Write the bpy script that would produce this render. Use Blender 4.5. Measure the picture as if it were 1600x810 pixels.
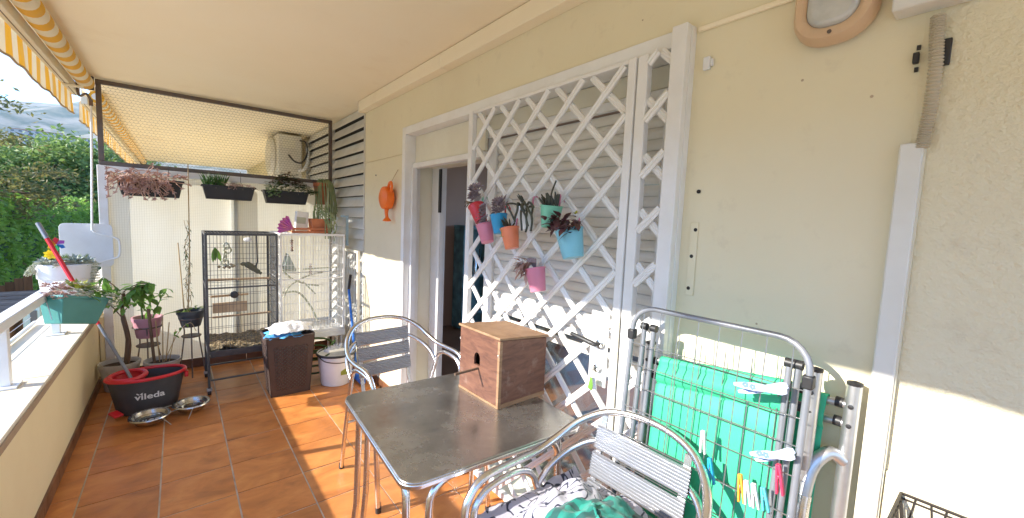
import bpy, math, random
from mathutils import Vector, Matrix, Euler, Quaternion, noise
from math import sin, cos, pi, radians, sqrt, atan2, hypot

for o in list(bpy.data.objects): bpy.data.objects.remove(o, do_unlink=True)
random.seed(7)
S = bpy.context.scene
COL = S.collection

# ------------------------------------------------------------------ camera
F = 641.82
YAW, PITCH, ROLL = radians(39.192), radians(-5.113), radians(2.381)
CAM = Vector((0, 0, 1.5))
_f = Vector((sin(YAW)*cos(PITCH), cos(YAW)*cos(PITCH), sin(PITCH)))
_r = Vector((cos(YAW), -sin(YAW), 0)); _u = _r.cross(_f)
RX = cos(ROLL)*_r + sin(ROLL)*_u; UP = -sin(ROLL)*_r + cos(ROLL)*_u
camd = bpy.data.cameras.new('camera'); cam = bpy.data.objects.new('camera', camd); COL.objects.link(cam)
camd.sensor_fit = 'HORIZONTAL'; camd.sensor_width = 36; camd.lens = F/1600*36
camd.clip_start = 0.05; camd.clip_end = 20000
m = Matrix((RX, UP, -_f)).transposed().to_4x4(); m.translation = CAM
cam.matrix_world = m
S.camera = cam
def at(px, py, axis, val):
    d = RX*((px-800)/F) - UP*((py-405)/F) + _f
    t = (val - CAM[axis])/d[axis]
    return CAM + d*t

# ------------------------------------------------------------------ light
SUN_TO = Vector((1, -0.25, -0.54)).normalized()
w = bpy.data.worlds.new('World'); S.world = w; w.use_nodes = True
nt = w.node_tree; bg = nt.nodes['Background']
sky = nt.nodes.new('ShaderNodeTexSky'); sky.sky_type = 'NISHITA'; sky.sun_disc = False
sky.sun_elevation = math.asin(-SUN_TO.z)
sky.sun_rotation = atan2(-SUN_TO.x, -SUN_TO.y)
sky.air_density = 0.6; sky.dust_density = 0.0; sky.ozone_density = 2.5; sky.altitude = 60
# thin drifting clouds, all round the sky
tc = nt.nodes.new('ShaderNodeTexCoord'); mp = nt.nodes.new('ShaderNodeMapping'); mp.inputs['Scale'].default_value = (1, 1, 3.2)
cn = nt.nodes.new('ShaderNodeTexNoise'); cn.inputs['Scale'].default_value = 3.4; cn.inputs['Detail'].default_value = 7; cn.inputs['Roughness'].default_value = .58
cr = nt.nodes.new('ShaderNodeValToRGB'); cr.color_ramp.elements[0].position = .56; cr.color_ramp.elements[1].position = .78
cr.color_ramp.elements[1].color = (.4, .4, .4, 1)
cmx = nt.nodes.new('ShaderNodeMixRGB'); cmx.inputs[2].default_value = (1.9, 2.1, 2.3, 1)
nt.links.new(tc.outputs['Generated'], mp.inputs['Vector']); nt.links.new(mp.outputs[0], cn.inputs['Vector'])
nt.links.new(cn.outputs[0], cr.inputs[0]); nt.links.new(cr.outputs[0], cmx.inputs[0])
nt.links.new(sky.outputs[0], cmx.inputs[1]); nt.links.new(cmx.outputs[0], bg.inputs['Color'])
bg.inputs['Strength'].default_value = 0.12
sl = bpy.data.lights.new('sun', 'SUN'); sun = bpy.data.objects.new('sun', sl); COL.objects.link(sun)
sl.energy = 2.0; sl.angle = radians(0.53); sl.color = (1, .94, .84)
sun.location = (-20, 5, 12); sun.rotation_euler = SUN_TO.to_track_quat('-Z', 'Y').to_euler()
S.view_settings.view_transform = 'Standard'; S.view_settings.look = 'None'
S.view_settings.gamma = 1; S.view_settings.use_curve_mapping = False
S.view_settings.exposure = 2.62
S.render.engine = 'CYCLES'
S.cycles.max_bounces = 10; S.cycles.diffuse_bounces = 6; S.cycles.transparent_max_bounces = 16

# ------------------------------------------------------------------ materials
MATS = {}
def nodes(name):
    mt = bpy.data.materials.new(name); mt.use_nodes = True
    MATS[name] = mt
    return mt, mt.node_tree, mt.node_tree.nodes['Principled BSDF']
def N(t, typ, **kw):
    n = t.nodes.new('ShaderNode'+typ)
    for k, v in kw.items():
        if k in n.inputs: n.inputs[k].default_value = v
        else: setattr(n, k, v)
    return n
def c4(c): return (c[0], c[1], c[2], 1)
def mat(name, col, rough=.5, metal=0., col2=None, scale=6., lo=.35, hi=.7, detail=4., bump=0., bscale=60., stretch=(1, 1, 1),
        rvar=0., spec=.5, rnd=0., trans=0., col3=None, scale3=1.5, lo3=.55, hi3=.72, coat=0., dist=.003):
    mt, t, b = nodes(name)
    L = t.links.new
    tcn = N(t, 'TexCoord'); mpn = N(t, 'Mapping', Scale=stretch)
    oi = N(t, 'ObjectInfo')
    ad = N(t, 'VectorMath', operation='ADD'); ml = N(t, 'VectorMath', operation='SCALE', Scale=37.0)
    cx = N(t, 'CombineXYZ'); L(oi.outputs['Random'], cx.inputs[0]); L(oi.outputs['Random'], cx.inputs[1])
    L(cx.outputs[0], ml.inputs[0]); L(tcn.outputs['Object'], ad.inputs[0]); L(ml.outputs[0], ad.inputs[1])
    L((ad if rnd else tcn).outputs[0 if rnd else 'Object'], mpn.inputs[0])
    no = N(t, 'TexNoise', Scale=scale, Detail=detail, Roughness=.6); L(mpn.outputs[0], no.inputs['Vector'])
    mr = N(t, 'MapRange'); mr.inputs['From Min'].default_value = lo; mr.inputs['From Max'].default_value = hi
    L(no.outputs[0], mr.inputs[0])
    mx = N(t, 'MixRGB'); mx.inputs[1].default_value = c4(col); mx.inputs[2].default_value = c4(col2 or col)
    L(mr.outputs[0], mx.inputs[0]); out = mx.outputs[0]
    if col3:
        n3 = N(t, 'TexNoise', Scale=scale3, Detail=5., Roughness=.65); L(mpn.outputs[0], n3.inputs['Vector'])
        m3 = N(t, 'MapRange'); m3.inputs['From Min'].default_value = lo3; m3.inputs['From Max'].default_value = hi3
        L(n3.outputs[0], m3.inputs[0])
        x3 = N(t, 'MixRGB'); x3.inputs[2].default_value = c4(col3); L(m3.outputs[0], x3.inputs[0]); L(out, x3.inputs[1]); out = x3.outputs[0]
    if rnd:
        hs = N(t, 'HueSaturation'); q = N(t, 'MapRange'); q.inputs['To Min'].default_value = 1-rnd; q.inputs['To Max'].default_value = 1+rnd
        L(oi.outputs['Random'], q.inputs[0]); L(q.outputs[0], hs.inputs['Value']); L(out, hs.inputs['Color']); out = hs.outputs[0]
    L(out, b.inputs['Base Color'])
    b.inputs['Roughness'].default_value = rough; b.inputs['Metallic'].default_value = metal
    b.inputs['Specular IOR Level'].default_value = spec
    if coat: b.inputs['Coat Weight'].default_value = coat; b.inputs['Coat Roughness'].default_value = .15
    if rvar:
        q = N(t, 'MapRange'); q.inputs['To Min'].default_value = max(.02, rough-rvar); q.inputs['To Max'].default_value = rough+rvar
        L(no.outputs[0], q.inputs[0]); L(q.outputs[0], b.inputs['Roughness'])
    if bump:
        nb = N(t, 'TexNoise', Scale=bscale, Detail=3.); L(mpn.outputs[0], nb.inputs['Vector'])
        bp = N(t, 'Bump', Strength=bump, Distance=dist); L(nb.outputs[0], bp.inputs['Height']); L(bp.outputs[0], b.inputs['Normal'])
    if trans:
        tr = N(t, 'BsdfTranslucent'); ms = N(t, 'MixShader'); ms.inputs[0].default_value = trans
        L(out, tr.inputs[0]); L(b.outputs[0], ms.inputs[1]); L(tr.outputs[0], ms.inputs[2])
        L(ms.outputs[0], t.nodes['Material Output'].inputs[0])
    return mt

# ------------------------------------------------------------------ mesh helpers
OFF = {}
class MB:
    def __init__(s): s.v = []; s.f = []
    def add(s, vs, fs):
        o = len(s.v); s.v += [tuple(v) for v in vs]; s.f += [tuple(i+o for i in f) for f in fs]; return s
    def box(s, c, d, R=None):
        vs = [Vector((x*d[0]/2, y*d[1]/2, z*d[2]/2)) for x in (-1, 1) for y in (-1, 1) for z in (-1, 1)]
        if R is not None: vs = [R @ v for v in vs]
        return s.add([v+Vector(c) for v in vs], [(0, 1, 3, 2), (4, 6, 7, 5), (0, 4, 5, 1), (2, 3, 7, 6), (0, 2, 6, 4), (1, 5, 7, 3)])
    def b2(s, lo, hi):
        return s.box([(a+b)/2 for a, b in zip(lo, hi)], [b-a for a, b in zip(lo, hi)])
    def bar(s, p, q, w_, h, up=(0, 0, 1)):
        p = Vector(p); q = Vector(q); d = (q-p); L = d.length; d.normalize()
        sx = d.cross(Vector(up))
        if sx.length < 1e-4: sx = d.cross(Vector((1, 0, 0)))
        sx.normalize(); sz = sx.cross(d)
        R = Matrix((d, sx, sz)).transposed()
        return s.box((p+q)/2, (L, w_, h), R)
    def tube(s, pts, r, n=8, closed=False, cap=True):
        pts = [Vector(p) for p in pts]; K = len(pts)
        rs = r if isinstance(r, (list, tuple)) else [r]*K
        ts = []
        for i in range(K):
            a = pts[(i-1) % K] if (closed or i > 0) else pts[i]; b = pts[(i+1) % K] if (closed or i < K-1) else pts[i]
            d = b-a; ts.append(d.normalized() if d.length > 1e-9 else Vector((0, 0, 1)))
        u = ts[0].orthogonal().normalized(); vs = []; fs = []
        for i in range(K):
            if i: 
                q = ts[i-1].rotation_difference(ts[i]); u = (q @ u).normalized()
            w2 = ts[i].cross(u)
            for k in range(n):
                a = 2*pi*k/n; vs.append(pts[i]+(u*cos(a)+w2*sin(a))*rs[i])
        R = K if closed else K-1
        for i in range(R):
            j = (i+1) % K
            for k in range(n): fs.append((i*n+k, i*n+(k+1) % n, j*n+(k+1) % n, j*n+k))
        if cap and not closed:
            fs.append(tuple(range(n))[::-1]); fs.append(tuple((K-1)*n+k for k in range(n)))
        return s.add(vs, fs)
    def lathe(s, prof, n=24, c=(0, 0, 0), sx=1, sy=1, R=None, close=True):
        vs = []; fs = []
        for (r, z) in prof:
            for k in range(n):
                a = 2*pi*k/n; vs.append(Vector((r*cos(a)*sx, r*sin(a)*sy, z)))
        if R is not None: vs = [R @ v for v in vs]
        vs = [v+Vector(c) for v in vs]
        for i in range(len(prof)-1):
            for k in range(n): fs.append((i*n+k, i*n+(k+1) % n, (i+1)*n+(k+1) % n, (i+1)*n+k))
        if close:
            fs.append(tuple(range(n))[::-1]); fs.append(tuple((len(prof)-1)*n+k for k in range(n)))
        return s.add(vs, fs)
    def prism(s, poly, h, M):
        n = len(poly); vs = [M @ Vector((x, y, 0)) for x, y in poly]+[M @ Vector((x, y, h)) for x, y in poly]
        return s.add(vs, [tuple(range(n))[::-1], tuple(range(n, 2*n))]+[(i, (i+1) % n, n+(i+1) % n, n+i) for i in range(n)])
    def leaf(s, p, d, up, L, W, bend=.2, fold=.15, seg=3):
        p = Vector(p); d = Vector(d).normalized(); up = Vector(up)
        sx = d.cross(up)
        if sx.length < 1e-4: sx = d.orthogonal()
        sx.normalize(); un = sx.cross(d)
        prof = {2: (.15, 1, 0), 3: (.12, .9, .85, 0), 4: (.1, .75, 1, .65, 0)}[seg]
        vs = []
        for i in range(seg+1):
            t = i/seg; wv = W/2*prof[i]; c = p+d*(L*t)-un*(bend*L*t*t)
            vs += [c-sx*wv+un*(fold*wv), c, c+sx*wv+un*(fold*wv)] if i < seg else [c]
        fs = []
        for i in range(seg-1):
            a = i*3; fs += [(a, a+1, a+4, a+3), (a+1, a+2, a+5, a+4)]
        a = (seg-1)*3; fs += [(a, a+1, a+3), (a+1, a+2, a+3)]
        return s.add(vs, fs)
    def fat(s, p, d, L, r, n=5, tip=.2):
        p = Vector(p); d = Vector(d).normalized()
        return s.tube([p, p+d*L*.4, p+d*L*.8, p+d*L], [r*.55, r, r*.8, r*tip], n)
    def build(s, name, mt, parent=None, bev=0, smooth=True, ang=40, segs=2):
        off = OFF.get(parent.name, Vector()) if parent else Vector()
        me = bpy.data.meshes.new(name)
        me.from_pydata([tuple(Vector(v)-off) for v in s.v], [], s.f); me.update()
        me.materials.append(MATS[mt] if isinstance(mt, str) else mt)
        if smooth:
            me.polygons.foreach_set('use_smooth', [True]*len(me.polygons)); me.set_sharp_from_angle(angle=radians(ang))
        o = bpy.data.objects.new(name, me); COL.objects.link(o)
        if parent: o.parent = parent; OFF[o.name] = off
        if bev:
            md = o.modifiers.new('bevel', 'BEVEL'); md.width = bev; md.segments = segs; md.limit_method = 'ANGLE'; md.angle_limit = radians(40)
            md.harden_normals = False
        return o
def tag(o, label=None, cat=None, group=None, kind=None):
    if label: o['label'] = label
    if cat: o['category'] = cat
    if group: o['group'] = group
    if kind: o['kind'] = kind
    return o
def thing(name, label, cat, loc=(0, 0, 0), group=None):
    o = bpy.data.objects.new(name, None); COL.objects.link(o); o.empty_display_size = .05
    o.location = loc; OFF[o.name] = Vector(loc)
    return tag(o, label, cat, group)
def copy_tree(o, parent=None):
    c = o.copy(); COL.objects.link(c); c.parent = parent
    for ch in list(o.children): copy_tree(ch, c)
    return c
def inst(src, name, parent, M):
    """a piece sharing mesh data, placed by matrix in world coordinates"""
    o = bpy.data.objects.new(name, src); COL.objects.link(o)
    if parent:
        o.parent = parent; off = OFF.get(parent.name, Vector()); OFF[o.name] = off
        M = Matrix.Translation(-off) @ M
    o.matrix_local = M
    return o
def cr_spline(pts, sub=6, closed=False):
    P = [Vector(p) for p in pts]; K = len(P); out = []
    for i in range(K if closed else K-1):
        p1, p2 = P[i], P[(i+1) % K]
        p0 = P[(i-1) % K] if (closed or i > 0) else p1*2-p2
        p3 = P[(i+2) % K] if (closed or i+2 < K) else p2*2-p1
        for k in range(sub):
            t = k/sub
            out.append(.5*((2*p1)+(p2-p0)*t+(2*p0-5*p1+4*p2-p3)*t*t+(3*p1-p0-3*p2+p3)*t**3))
    if not closed: out.append(P[-1])
    return out
def rot(ax, deg): return Matrix.Rotation(radians(deg), 3, ax)
def rrect(w_, h, r, n=5):
    out = []
    for cx, cy, a0 in ((w_/2-r, h/2-r, 0), (-w_/2+r, h/2-r, 90), (-w_/2+r, -h/2+r, 180), (w_/2-r, -h/2+r, 270)):
        for k in range(n+1):
            a = radians(a0+90*k/n); out.append((cx+r*cos(a), cy+r*sin(a)))
    return out
def R1(a, b): return random.uniform(a, b)
# ------------------------------------------------------------------ material library
mat('ceiling_paint', (.88, .79, .60), .85, col2=(.86, .76, .56), scale=1.4, bump=.12, bscale=90, col3=(.74, .61, .41), scale3=.9, lo3=.58, hi3=.85)
mat('parapet_paint', (.86, .75, .47), .8, col2=(.82, .70, .42), scale=2.2, bump=.2, bscale=70, col3=(.55, .46, .30), scale3=3.5, lo3=.66, hi3=.82)
mat('coping', (.78, .69, .53), .7, col2=(.72, .63, .48), scale=5, bump=.2, bscale=120, col3=(.58, .49, .37), scale3=7, lo3=.66, hi3=.85)
mat('coping_edge', (.42, .31, .20), .8, col2=(.34, .25, .16), scale=9, bump=.3, bscale=90)
mat('grout', (.66, .60, .50), .9, col2=(.42, .37, .30), scale=12)
mat('skirting', (.17, .075, .035), .35, col2=(.10, .045, .025), scale=9, rvar=.15, rnd=.2)
mat('white_paint', (.80, .80, .79), .4, col2=(.74, .73, .70), scale=7, bump=.05, bscale=160)
mat('white_paint_worn', (.78, .78, .78), .45, col2=(.70, .69, .66), scale=9, bump=.12, bscale=120, col3=(.36, .22, .13), scale3=9, lo3=.68, hi3=.74)
mat('white_rail', (.80, .81, .82), .35, col2=(.74, .75, .75), scale=8)
mat('lattice_paint', (.80, .79, .77), .42, col2=(.74, .73, .70), scale=9, bump=.08, bscale=140)
mat('shutter', (.74, .72, .67), .5, col2=(.68, .66, .60), scale=5, stretch=(1, .3, 3))
mat('cream_pvc', (.76, .73, .60), .45, col2=(.70, .66, .53), scale=4)
mat('louver', (.74, .72, .66), .5, col2=(.62, .60, .54), scale=4, rnd=.06)
mat('dark_void', (.03, .028, .025), .9)
mat('dark_steel', (.10, .09, .09), .45, metal=.3, col2=(.16, .11, .08), scale=16, bump=.1, bscale=100)
mat('rusty_steel', (.16, .14, .13), .6, metal=.2, col2=(.20, .09, .04), scale=14, lo=.5, hi=.65)
mat('mesh_wire', (.10, .08, .06), .5, metal=.4)
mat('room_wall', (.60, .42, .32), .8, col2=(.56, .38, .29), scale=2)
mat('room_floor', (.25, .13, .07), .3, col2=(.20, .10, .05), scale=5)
mat('teal_wood', (.16, .36, .40), .5, col2=(.07, .16, .18), scale=9)
mat('black_gloss', (.012, .012, .013), .12)
mat('black_plastic', (.022, .022, .024), .45)
mat('grey_plastic', (.05, .052, .058), .5, col2=(.062, .064, .07), scale=20, bump=.06, bscale=300)
mat('charcoal_plastic', (.02, .02, .022), .5, bump=.08, bscale=200)
mat('red_plastic', (.62, .02, .03), .35)
mat('orange_plastic', (.85, .17, .01), .4)
mat('trunk_pvc', (.74, .72, .65), .45, col2=(.68, .65, .57), scale=5)
mat('white_plastic', (.76, .77, .78), .4, col2=(.70, .70, .70), scale=6)
mat('old_white_plastic', (.62, .60, .56), .5, col2=(.50, .47, .42), scale=8)
mat('blue_plastic', (.02, .16, .60), .35)
mat('teal_plastic', (.045, .21, .19), .5, col2=(.06, .25, .23), scale=5, bump=.06, bscale=200)
mat('pink_plastic', (.55, .27, .32), .5, col2=(.48, .22, .27), scale=7)
mat('terracotta', (.50, .17, .07), .8, col2=(.40, .13, .06), scale=9, bump=.15, bscale=90)
mat('soil', (.035, .024, .017), .95, col2=(.09, .06, .04), scale=60, bump=.8, bscale=70, dist=.01)
mat('steel', (.62, .62, .61), .24, metal=1., col2=(.5, .5, .49), scale=20, rvar=.08)
mat('aluminium', (.78, .78, .79), .25, metal=1., col2=(.66, .66, .67), scale=30, rvar=.08)
mat('alu_slat', (.60, .61, .64), .30, metal=.88, col2=(.52, .53, .56), scale=18, rvar=.08, stretch=(.2, 1, 1))
mat('grey_tube', (.22, .235, .26), .4, metal=.35, col2=(.27, .28, .31), scale=14)
mat('silver_tube', (.60, .61, .63), .36, metal=.85, col2=(.48, .49, .50), scale=16)
mat('black_cage', (.06, .06, .064), .45, metal=.2, col2=(.09, .088, .085), scale=20)
mat('white_cage', (.80, .80, .79), .4, col2=(.72, .71, .68), scale=12)
mat('wire_steel', (.40, .41, .42), .35, metal=.8)
mat('litter', (.16, .12, .07), .95, col2=(.30, .24, .14), scale=50, bump=.9, bscale=60, dist=.012)
mat('bark', (.19, .12, .075), .9, col2=(.11, .07, .045), scale=22, stretch=(1, 1, .25), bump=.6, bscale=60, dist=.004)
mat('cane', (.52, .38, .20), .6, col2=(.42, .29, .15), scale=20)
mat('perch_wood', (.50, .36, .22), .7, col2=(.38, .26, .15), scale=12)
mat('leaf_green', (.13, .28, .045), .45, col2=(.21, .38, .07), scale=9, trans=.42, rnd=.25)
mat('leaf_dark', (.035, .085, .02), .45, col2=(.07, .13, .03), scale=14, trans=.2)
mat('leaf_grass', (.09, .21, .05), .5, col2=(.05, .13, .03), scale=20, trans=.25)
mat('leaf_bronze', (.16, .07, .05), .5, col2=(.10, .10, .04), scale=14, trans=.15)
mat('leaf_yellow', (.42, .42, .07), .45, col2=(.30, .38, .06), scale=9, trans=.35)
mat('succ_grey', (.28, .34, .30), .55, col2=(.38, .43, .38), scale=18)
mat('succ_green', (.20, .30, .12), .5, col2=(.32, .40, .18), scale=18)
mat('succ_pale', (.46, .46, .36), .55, col2=(.36, .40, .28), scale=18)
mat('succ_pink', (.40, .22, .19), .55, col2=(.50, .34, .28), scale=14, col3=(.55, .20, .06), scale3=9, lo3=.62, hi3=.7)
mat('stem_pink', (.52, .33, .25), .6, col2=(.40, .24, .18), scale=16)
mat('succ_purple', (.13, .035, .05), .45, col2=(.09, .06, .04), scale=16)
mat('succ_mauve', (.24, .19, .21), .55, col2=(.33, .26, .28), scale=14)
mat('succ_black', (.035, .042, .028), .5, col2=(.075, .075, .05), scale=16)
mat('cactus_strand', (.20, .26, .11), .6, col2=(.32, .34, .17), scale=14)
mat('white_box', (.74, .74, .71), .5, col2=(.66, .65, .61), scale=5)
mat('ac_body', (.72, .69, .60), .5, col2=(.62, .58, .50), scale=5)

# house wall: smooth paint by the door, coarser render towards the camera, hairline stains
def wall_mat():
    mt, t, b = nodes('wall_paint'); L = t.links.new
    tcn = N(t, 'TexCoord'); sp = N(t, 'SeparateXYZ'); L(tcn.outputs['Object'], sp.inputs[0])
    n1 = N(t, 'TexNoise', Scale=1.3, Detail=5., Roughness=.6); L(tcn.outputs['Object'], n1.inputs['Vector'])
    m1 = N(t, 'MapRange'); m1.inputs['From Min'].default_value = .35; m1.inputs['From Max'].default_value = .7; L(n1.outputs[0], m1.inputs[0])
    mx = N(t, 'MixRGB'); mx.inputs[1].default_value = (.77, .70, .50, 1); mx.inputs[2].default_value = (.73, .65, .455, 1); L(m1.outputs[0], mx.inputs[0])
    n2 = N(t, 'TexNoise', Scale=9., Detail=8., Roughness=.7); L(tcn.outputs['Object'], n2.inputs['Vector'])
    m2 = N(t, 'MapRange'); m2.inputs['From Min'].default_value = .58; m2.inputs['From Max'].default_value = .82; m2.inputs['To Max'].default_value = .55; L(n2.outputs[0], m2.inputs[0])
    x2 = N(t, 'MixRGB'); x2.inputs[2].default_value = (.55, .47, .34, 1); L(m2.outputs[0], x2.inputs[0]); L(mx.outputs[0], x2.inputs[1])
    # small chips
    n4 = N(t, 'TexVoronoi', Scale=7.); L(tcn.outputs['Object'], n4.inputs['Vector'])
    m4 = N(t, 'MapRange'); m4.inputs['From Min'].default_value = .03; m4.inputs['From Max'].default_value = .022; L(n4.outputs[0], m4.inputs[0])
    x4 = N(t, 'MixRGB'); x4.inputs[2].default_value = (.42, .33, .22, 1); L(m4.outputs[0], x4.inputs[0]); L(x2.outputs[0], x4.inputs[1])
    L(x4.outputs[0], b.inputs['Base Color']); b.inputs['Roughness'].default_value = .78
    fine = N(t, 'TexNoise', Scale=130., Detail=3.); L(tcn.outputs['Object'], fine.inputs['Vector'])
    mpn = N(t, 'Mapping', Scale=(1, 1, 1.15)); L(tcn.outputs['Object'], mpn.inputs[0])
    crs = N(t, 'TexNoise', Scale=48., Detail=4., Roughness=.62); L(mpn.outputs[0], crs.inputs['Vector'])
    side = N(t, 'MapRange'); side.inputs['From Min'].default_value = -.815; side.inputs['From Max'].default_value = -.835
    side.inputs['To Min'].default_value = .025; side.inputs['To Max'].default_value = 1.; L(sp.outputs['Y'], side.inputs[0])
    mm = N(t, 'Math', operation='MULTIPLY'); L(crs.outputs[0], mm.inputs[0]); L(side.outputs[0], mm.inputs[1])
    f2 = N(t, 'Math', operation='MULTIPLY_ADD'); f2.inputs[1].default_value = .03; L(fine.outputs[0], f2.inputs[0]); L(mm.outputs[0], f2.inputs[2])
    bp = N(t, 'Bump', Strength=1.0, Distance=.009); L(f2.outputs[0], bp.inputs['Height']); L(bp.outputs[0], b.inputs['Normal'])
wall_mat()

# glazed terracotta tiles, each a little different
def tile_mat():
    mt, t, b = nodes('tile'); L = t.links.new
    tcn = N(t, 'TexCoord'); oi = N(t, 'ObjectInfo')
    cx = N(t, 'CombineXYZ'); L(oi.outputs['Random'], cx.inputs[0]); L(oi.outputs['Random'], cx.inputs[2])
    ml = N(t, 'VectorMath', operation='SCALE', Scale=53.); L(cx.outputs[0], ml.inputs[0])
    ad = N(t, 'VectorMath', operation='ADD'); L(tcn.outputs['Object'], ad.inputs[0]); L(ml.outputs[0], ad.inputs[1])
    mpn = N(t, 'Mapping', Scale=(1, 1.7, 1)); L(ad.outputs[0], mpn.inputs[0])
    n1 = N(t, 'TexNoise', Scale=4.5, Detail=6., Roughness=.6, Distortion=.6); L(mpn.outputs[0], n1.inputs['Vector'])
    r1 = N(t, 'ValToRGB'); e = r1.color_ramp.elements
    e[0].position = .30; e[0].color = (.38, .135, .038, 1); e[1].position = .72; e[1].color = (.68, .29, .082, 1)
    k = e.new(.5); k.color = (.56, .205, .055, 1)
    L(n1.outputs[0], r1.inputs[0])
    hs = N(t, 'HueSaturation'); q = N(t, 'MapRange'); q.inputs['To Min'].default_value = .84; q.inputs['To Max'].default_value = 1.14
    L(oi.outputs['Random'], q.inputs[0]); L(q.outputs[0], hs.inputs['Value']); L(r1.outputs[0], hs.inputs['Color'])
    # spilt dirt/dust in the floor's own space
    geo = N(t, 'NewGeometry'); n3 = N(t, 'TexNoise', Scale=6., Detail=7., Roughness=.7); L(geo.outputs['Position'], n3.inputs['Vector'])
    m3 = N(t, 'MapRange'); m3.inputs['From Min'].default_value = .60; m3.inputs['From Max'].default_value = .8; m3.inputs['To Max'].default_value = .42; L(n3.outputs[0], m3.inputs[0])
    x3 = N(t, 'MixRGB'); x3.inputs[2].default_value = (.17, .08, .04, 1); L(m3.outputs[0], x3.inputs[0]); L(hs.outputs[0], x3.inputs[1])
    L(x3.outputs[0], b.inputs['Base Color'])
    n2 = N(t, 'TexNoise', Scale=11., Detail=5.); L(ad.outputs[0], n2.inputs['Vector'])
    rr = N(t, 'MapRange'); rr.inputs['To Min'].default_value = .22; rr.inputs['To Max'].default_value = .50; L(n2.outputs[0], rr.inputs[0]); L(rr.outputs[0], b.inputs['Roughness'])
    bp = N(t, 'Bump', Strength=.25, Distance=.003); L(n2.outputs[0], bp.inputs['Height']); L(bp.outputs[0], b.inputs['Normal'])
tile_mat()

# wired fibreglass sheet: fine woven grid, lets light through
def sheet_mat():
    mt, t, b = nodes('fibreglass'); L = t.links.new
    tcn = N(t, 'TexCoord'); sp = N(t, 'SeparateXYZ'); L(tcn.outputs['Object'], sp.inputs[0])
    def lines(ax, sc):
        mu = N(t, 'Math', operation='MULTIPLY'); mu.inputs[1].default_value = sc; L(sp.outputs[ax], mu.inputs[0])
        fr = N(t, 'Math', operation='FRACT'); L(mu.outputs[0], fr.inputs[0])
        mr = N(t, 'MapRange'); mr.inputs['From Min'].default_value = .22; mr.inputs['From Max'].default_value = .08; L(fr.outputs[0], mr.inputs[0]); return mr.outputs[0]
    mxm = N(t, 'Math', operation='MAXIMUM'); L(lines('X', 62.), mxm.inputs[0]); L(lines('Z', 70.), mxm.inputs[1])
    n1 = N(t, 'TexNoise', Scale=2.2, Detail=5.); L(tcn.outputs['Object'], n1.inputs['Vector'])
    mr = N(t, 'MapRange'); mr.inputs['From Min'].default_value = .35; mr.inputs['From Max'].default_value = .7; L(n1.outputs[0], mr.inputs[0])
    mx = N(t, 'MixRGB'); mx.inputs[1].default_value = (.84, .83, .74, 1); mx.inputs[2].default_value = (.79, .76, .63, 1); L(mr.outputs[0], mx.inputs[0])
    x2 = N(t, 'MixRGB'); x2.inputs[2].default_value = (.52, .50, .42, 1)
    k = N(t, 'Math', operation='MULTIPLY'); k.inputs[1].default_value = .45; L(mxm.outputs[0], k.inputs[0]); L(k.outputs[0], x2.inputs[0]); L(mx.outputs[0], x2.inputs[1])
    L(x2.outputs[0], b.inputs['Base Color']); b.inputs['Roughness'].default_value = .38
    bp = N(t, 'Bump', Strength=.5, Distance=.003); L(mxm.outputs[0], bp.inputs['Height']); L(bp.outputs[0], b.inputs['Normal'])
    tr = N(t, 'BsdfTranslucent'); L(x2.outputs[0], tr.inputs[0]); ms = N(t, 'MixShader'); ms.inputs[0].default_value = .55
    L(b.outputs[0], ms.inputs[1]); L(tr.outputs[0], ms.inputs[2]); L(ms.outputs[0], t.nodes['Material Output'].inputs[0])
sheet_mat()

def stripe_mat(name, period, duty, ca, cb, axis='Y', trans=.35):
    mt, t, b = nodes(name); L = t.links.new
    tcn = N(t, 'TexCoord'); sp = N(t, 'SeparateXYZ'); L(tcn.outputs['Object'], sp.inputs[0])
    mu = N(t, 'Math', operation='MULTIPLY'); mu.inputs[1].default_value = 1/period; L(sp.outputs[axis], mu.inputs[0])
    fr = N(t, 'Math', operation='FRACT'); L(mu.outputs[0], fr.inputs[0])
    gt = N(t, 'Math', operation='GREATER_THAN'); gt.inputs[1].default_value = duty; L(fr.outputs[0], gt.inputs[0])
    mx = N(t, 'MixRGB'); mx.inputs[1].default_value = c4(ca); mx.inputs[2].default_value = c4(cb); L(gt.outputs[0], mx.inputs[0])
    n1 = N(t, 'TexNoise', Scale=7., Detail=5.); L(tcn.outputs['Object'], n1.inputs['Vector'])
    mr = N(t, 'MapRange'); mr.inputs['From Min'].default_value = .5; mr.inputs['From Max'].default_value = .8; mr.inputs['To Max'].default_value = .45; L(n1.outputs[0], mr.inputs[0])
    x2 = N(t, 'MixRGB'); x2.inputs[2].default_value = (.50, .40, .24, 1); L(mr.outputs[0], x2.inputs[0]); L(mx.outputs[0], x2.inputs[1])
    L(x2.outputs[0], b.inputs['Base Color']); b.inputs['Roughness'].default_value = .8
    tr = N(t, 'BsdfTranslucent'); L(x2.outputs[0], tr.inputs[0]); ms = N(t, 'MixShader'); ms.inputs[0].default_value = trans
    L(b.outputs[0], ms.inputs[1]); L(tr.outputs[0], ms.inputs[2]); L(ms.outputs[0], t.nodes['Material Output'].inputs[0])
stripe_mat('awning_cloth', .20, .5, (.80, .44, .04), (.80, .73, .56), trans=.14)

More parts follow.
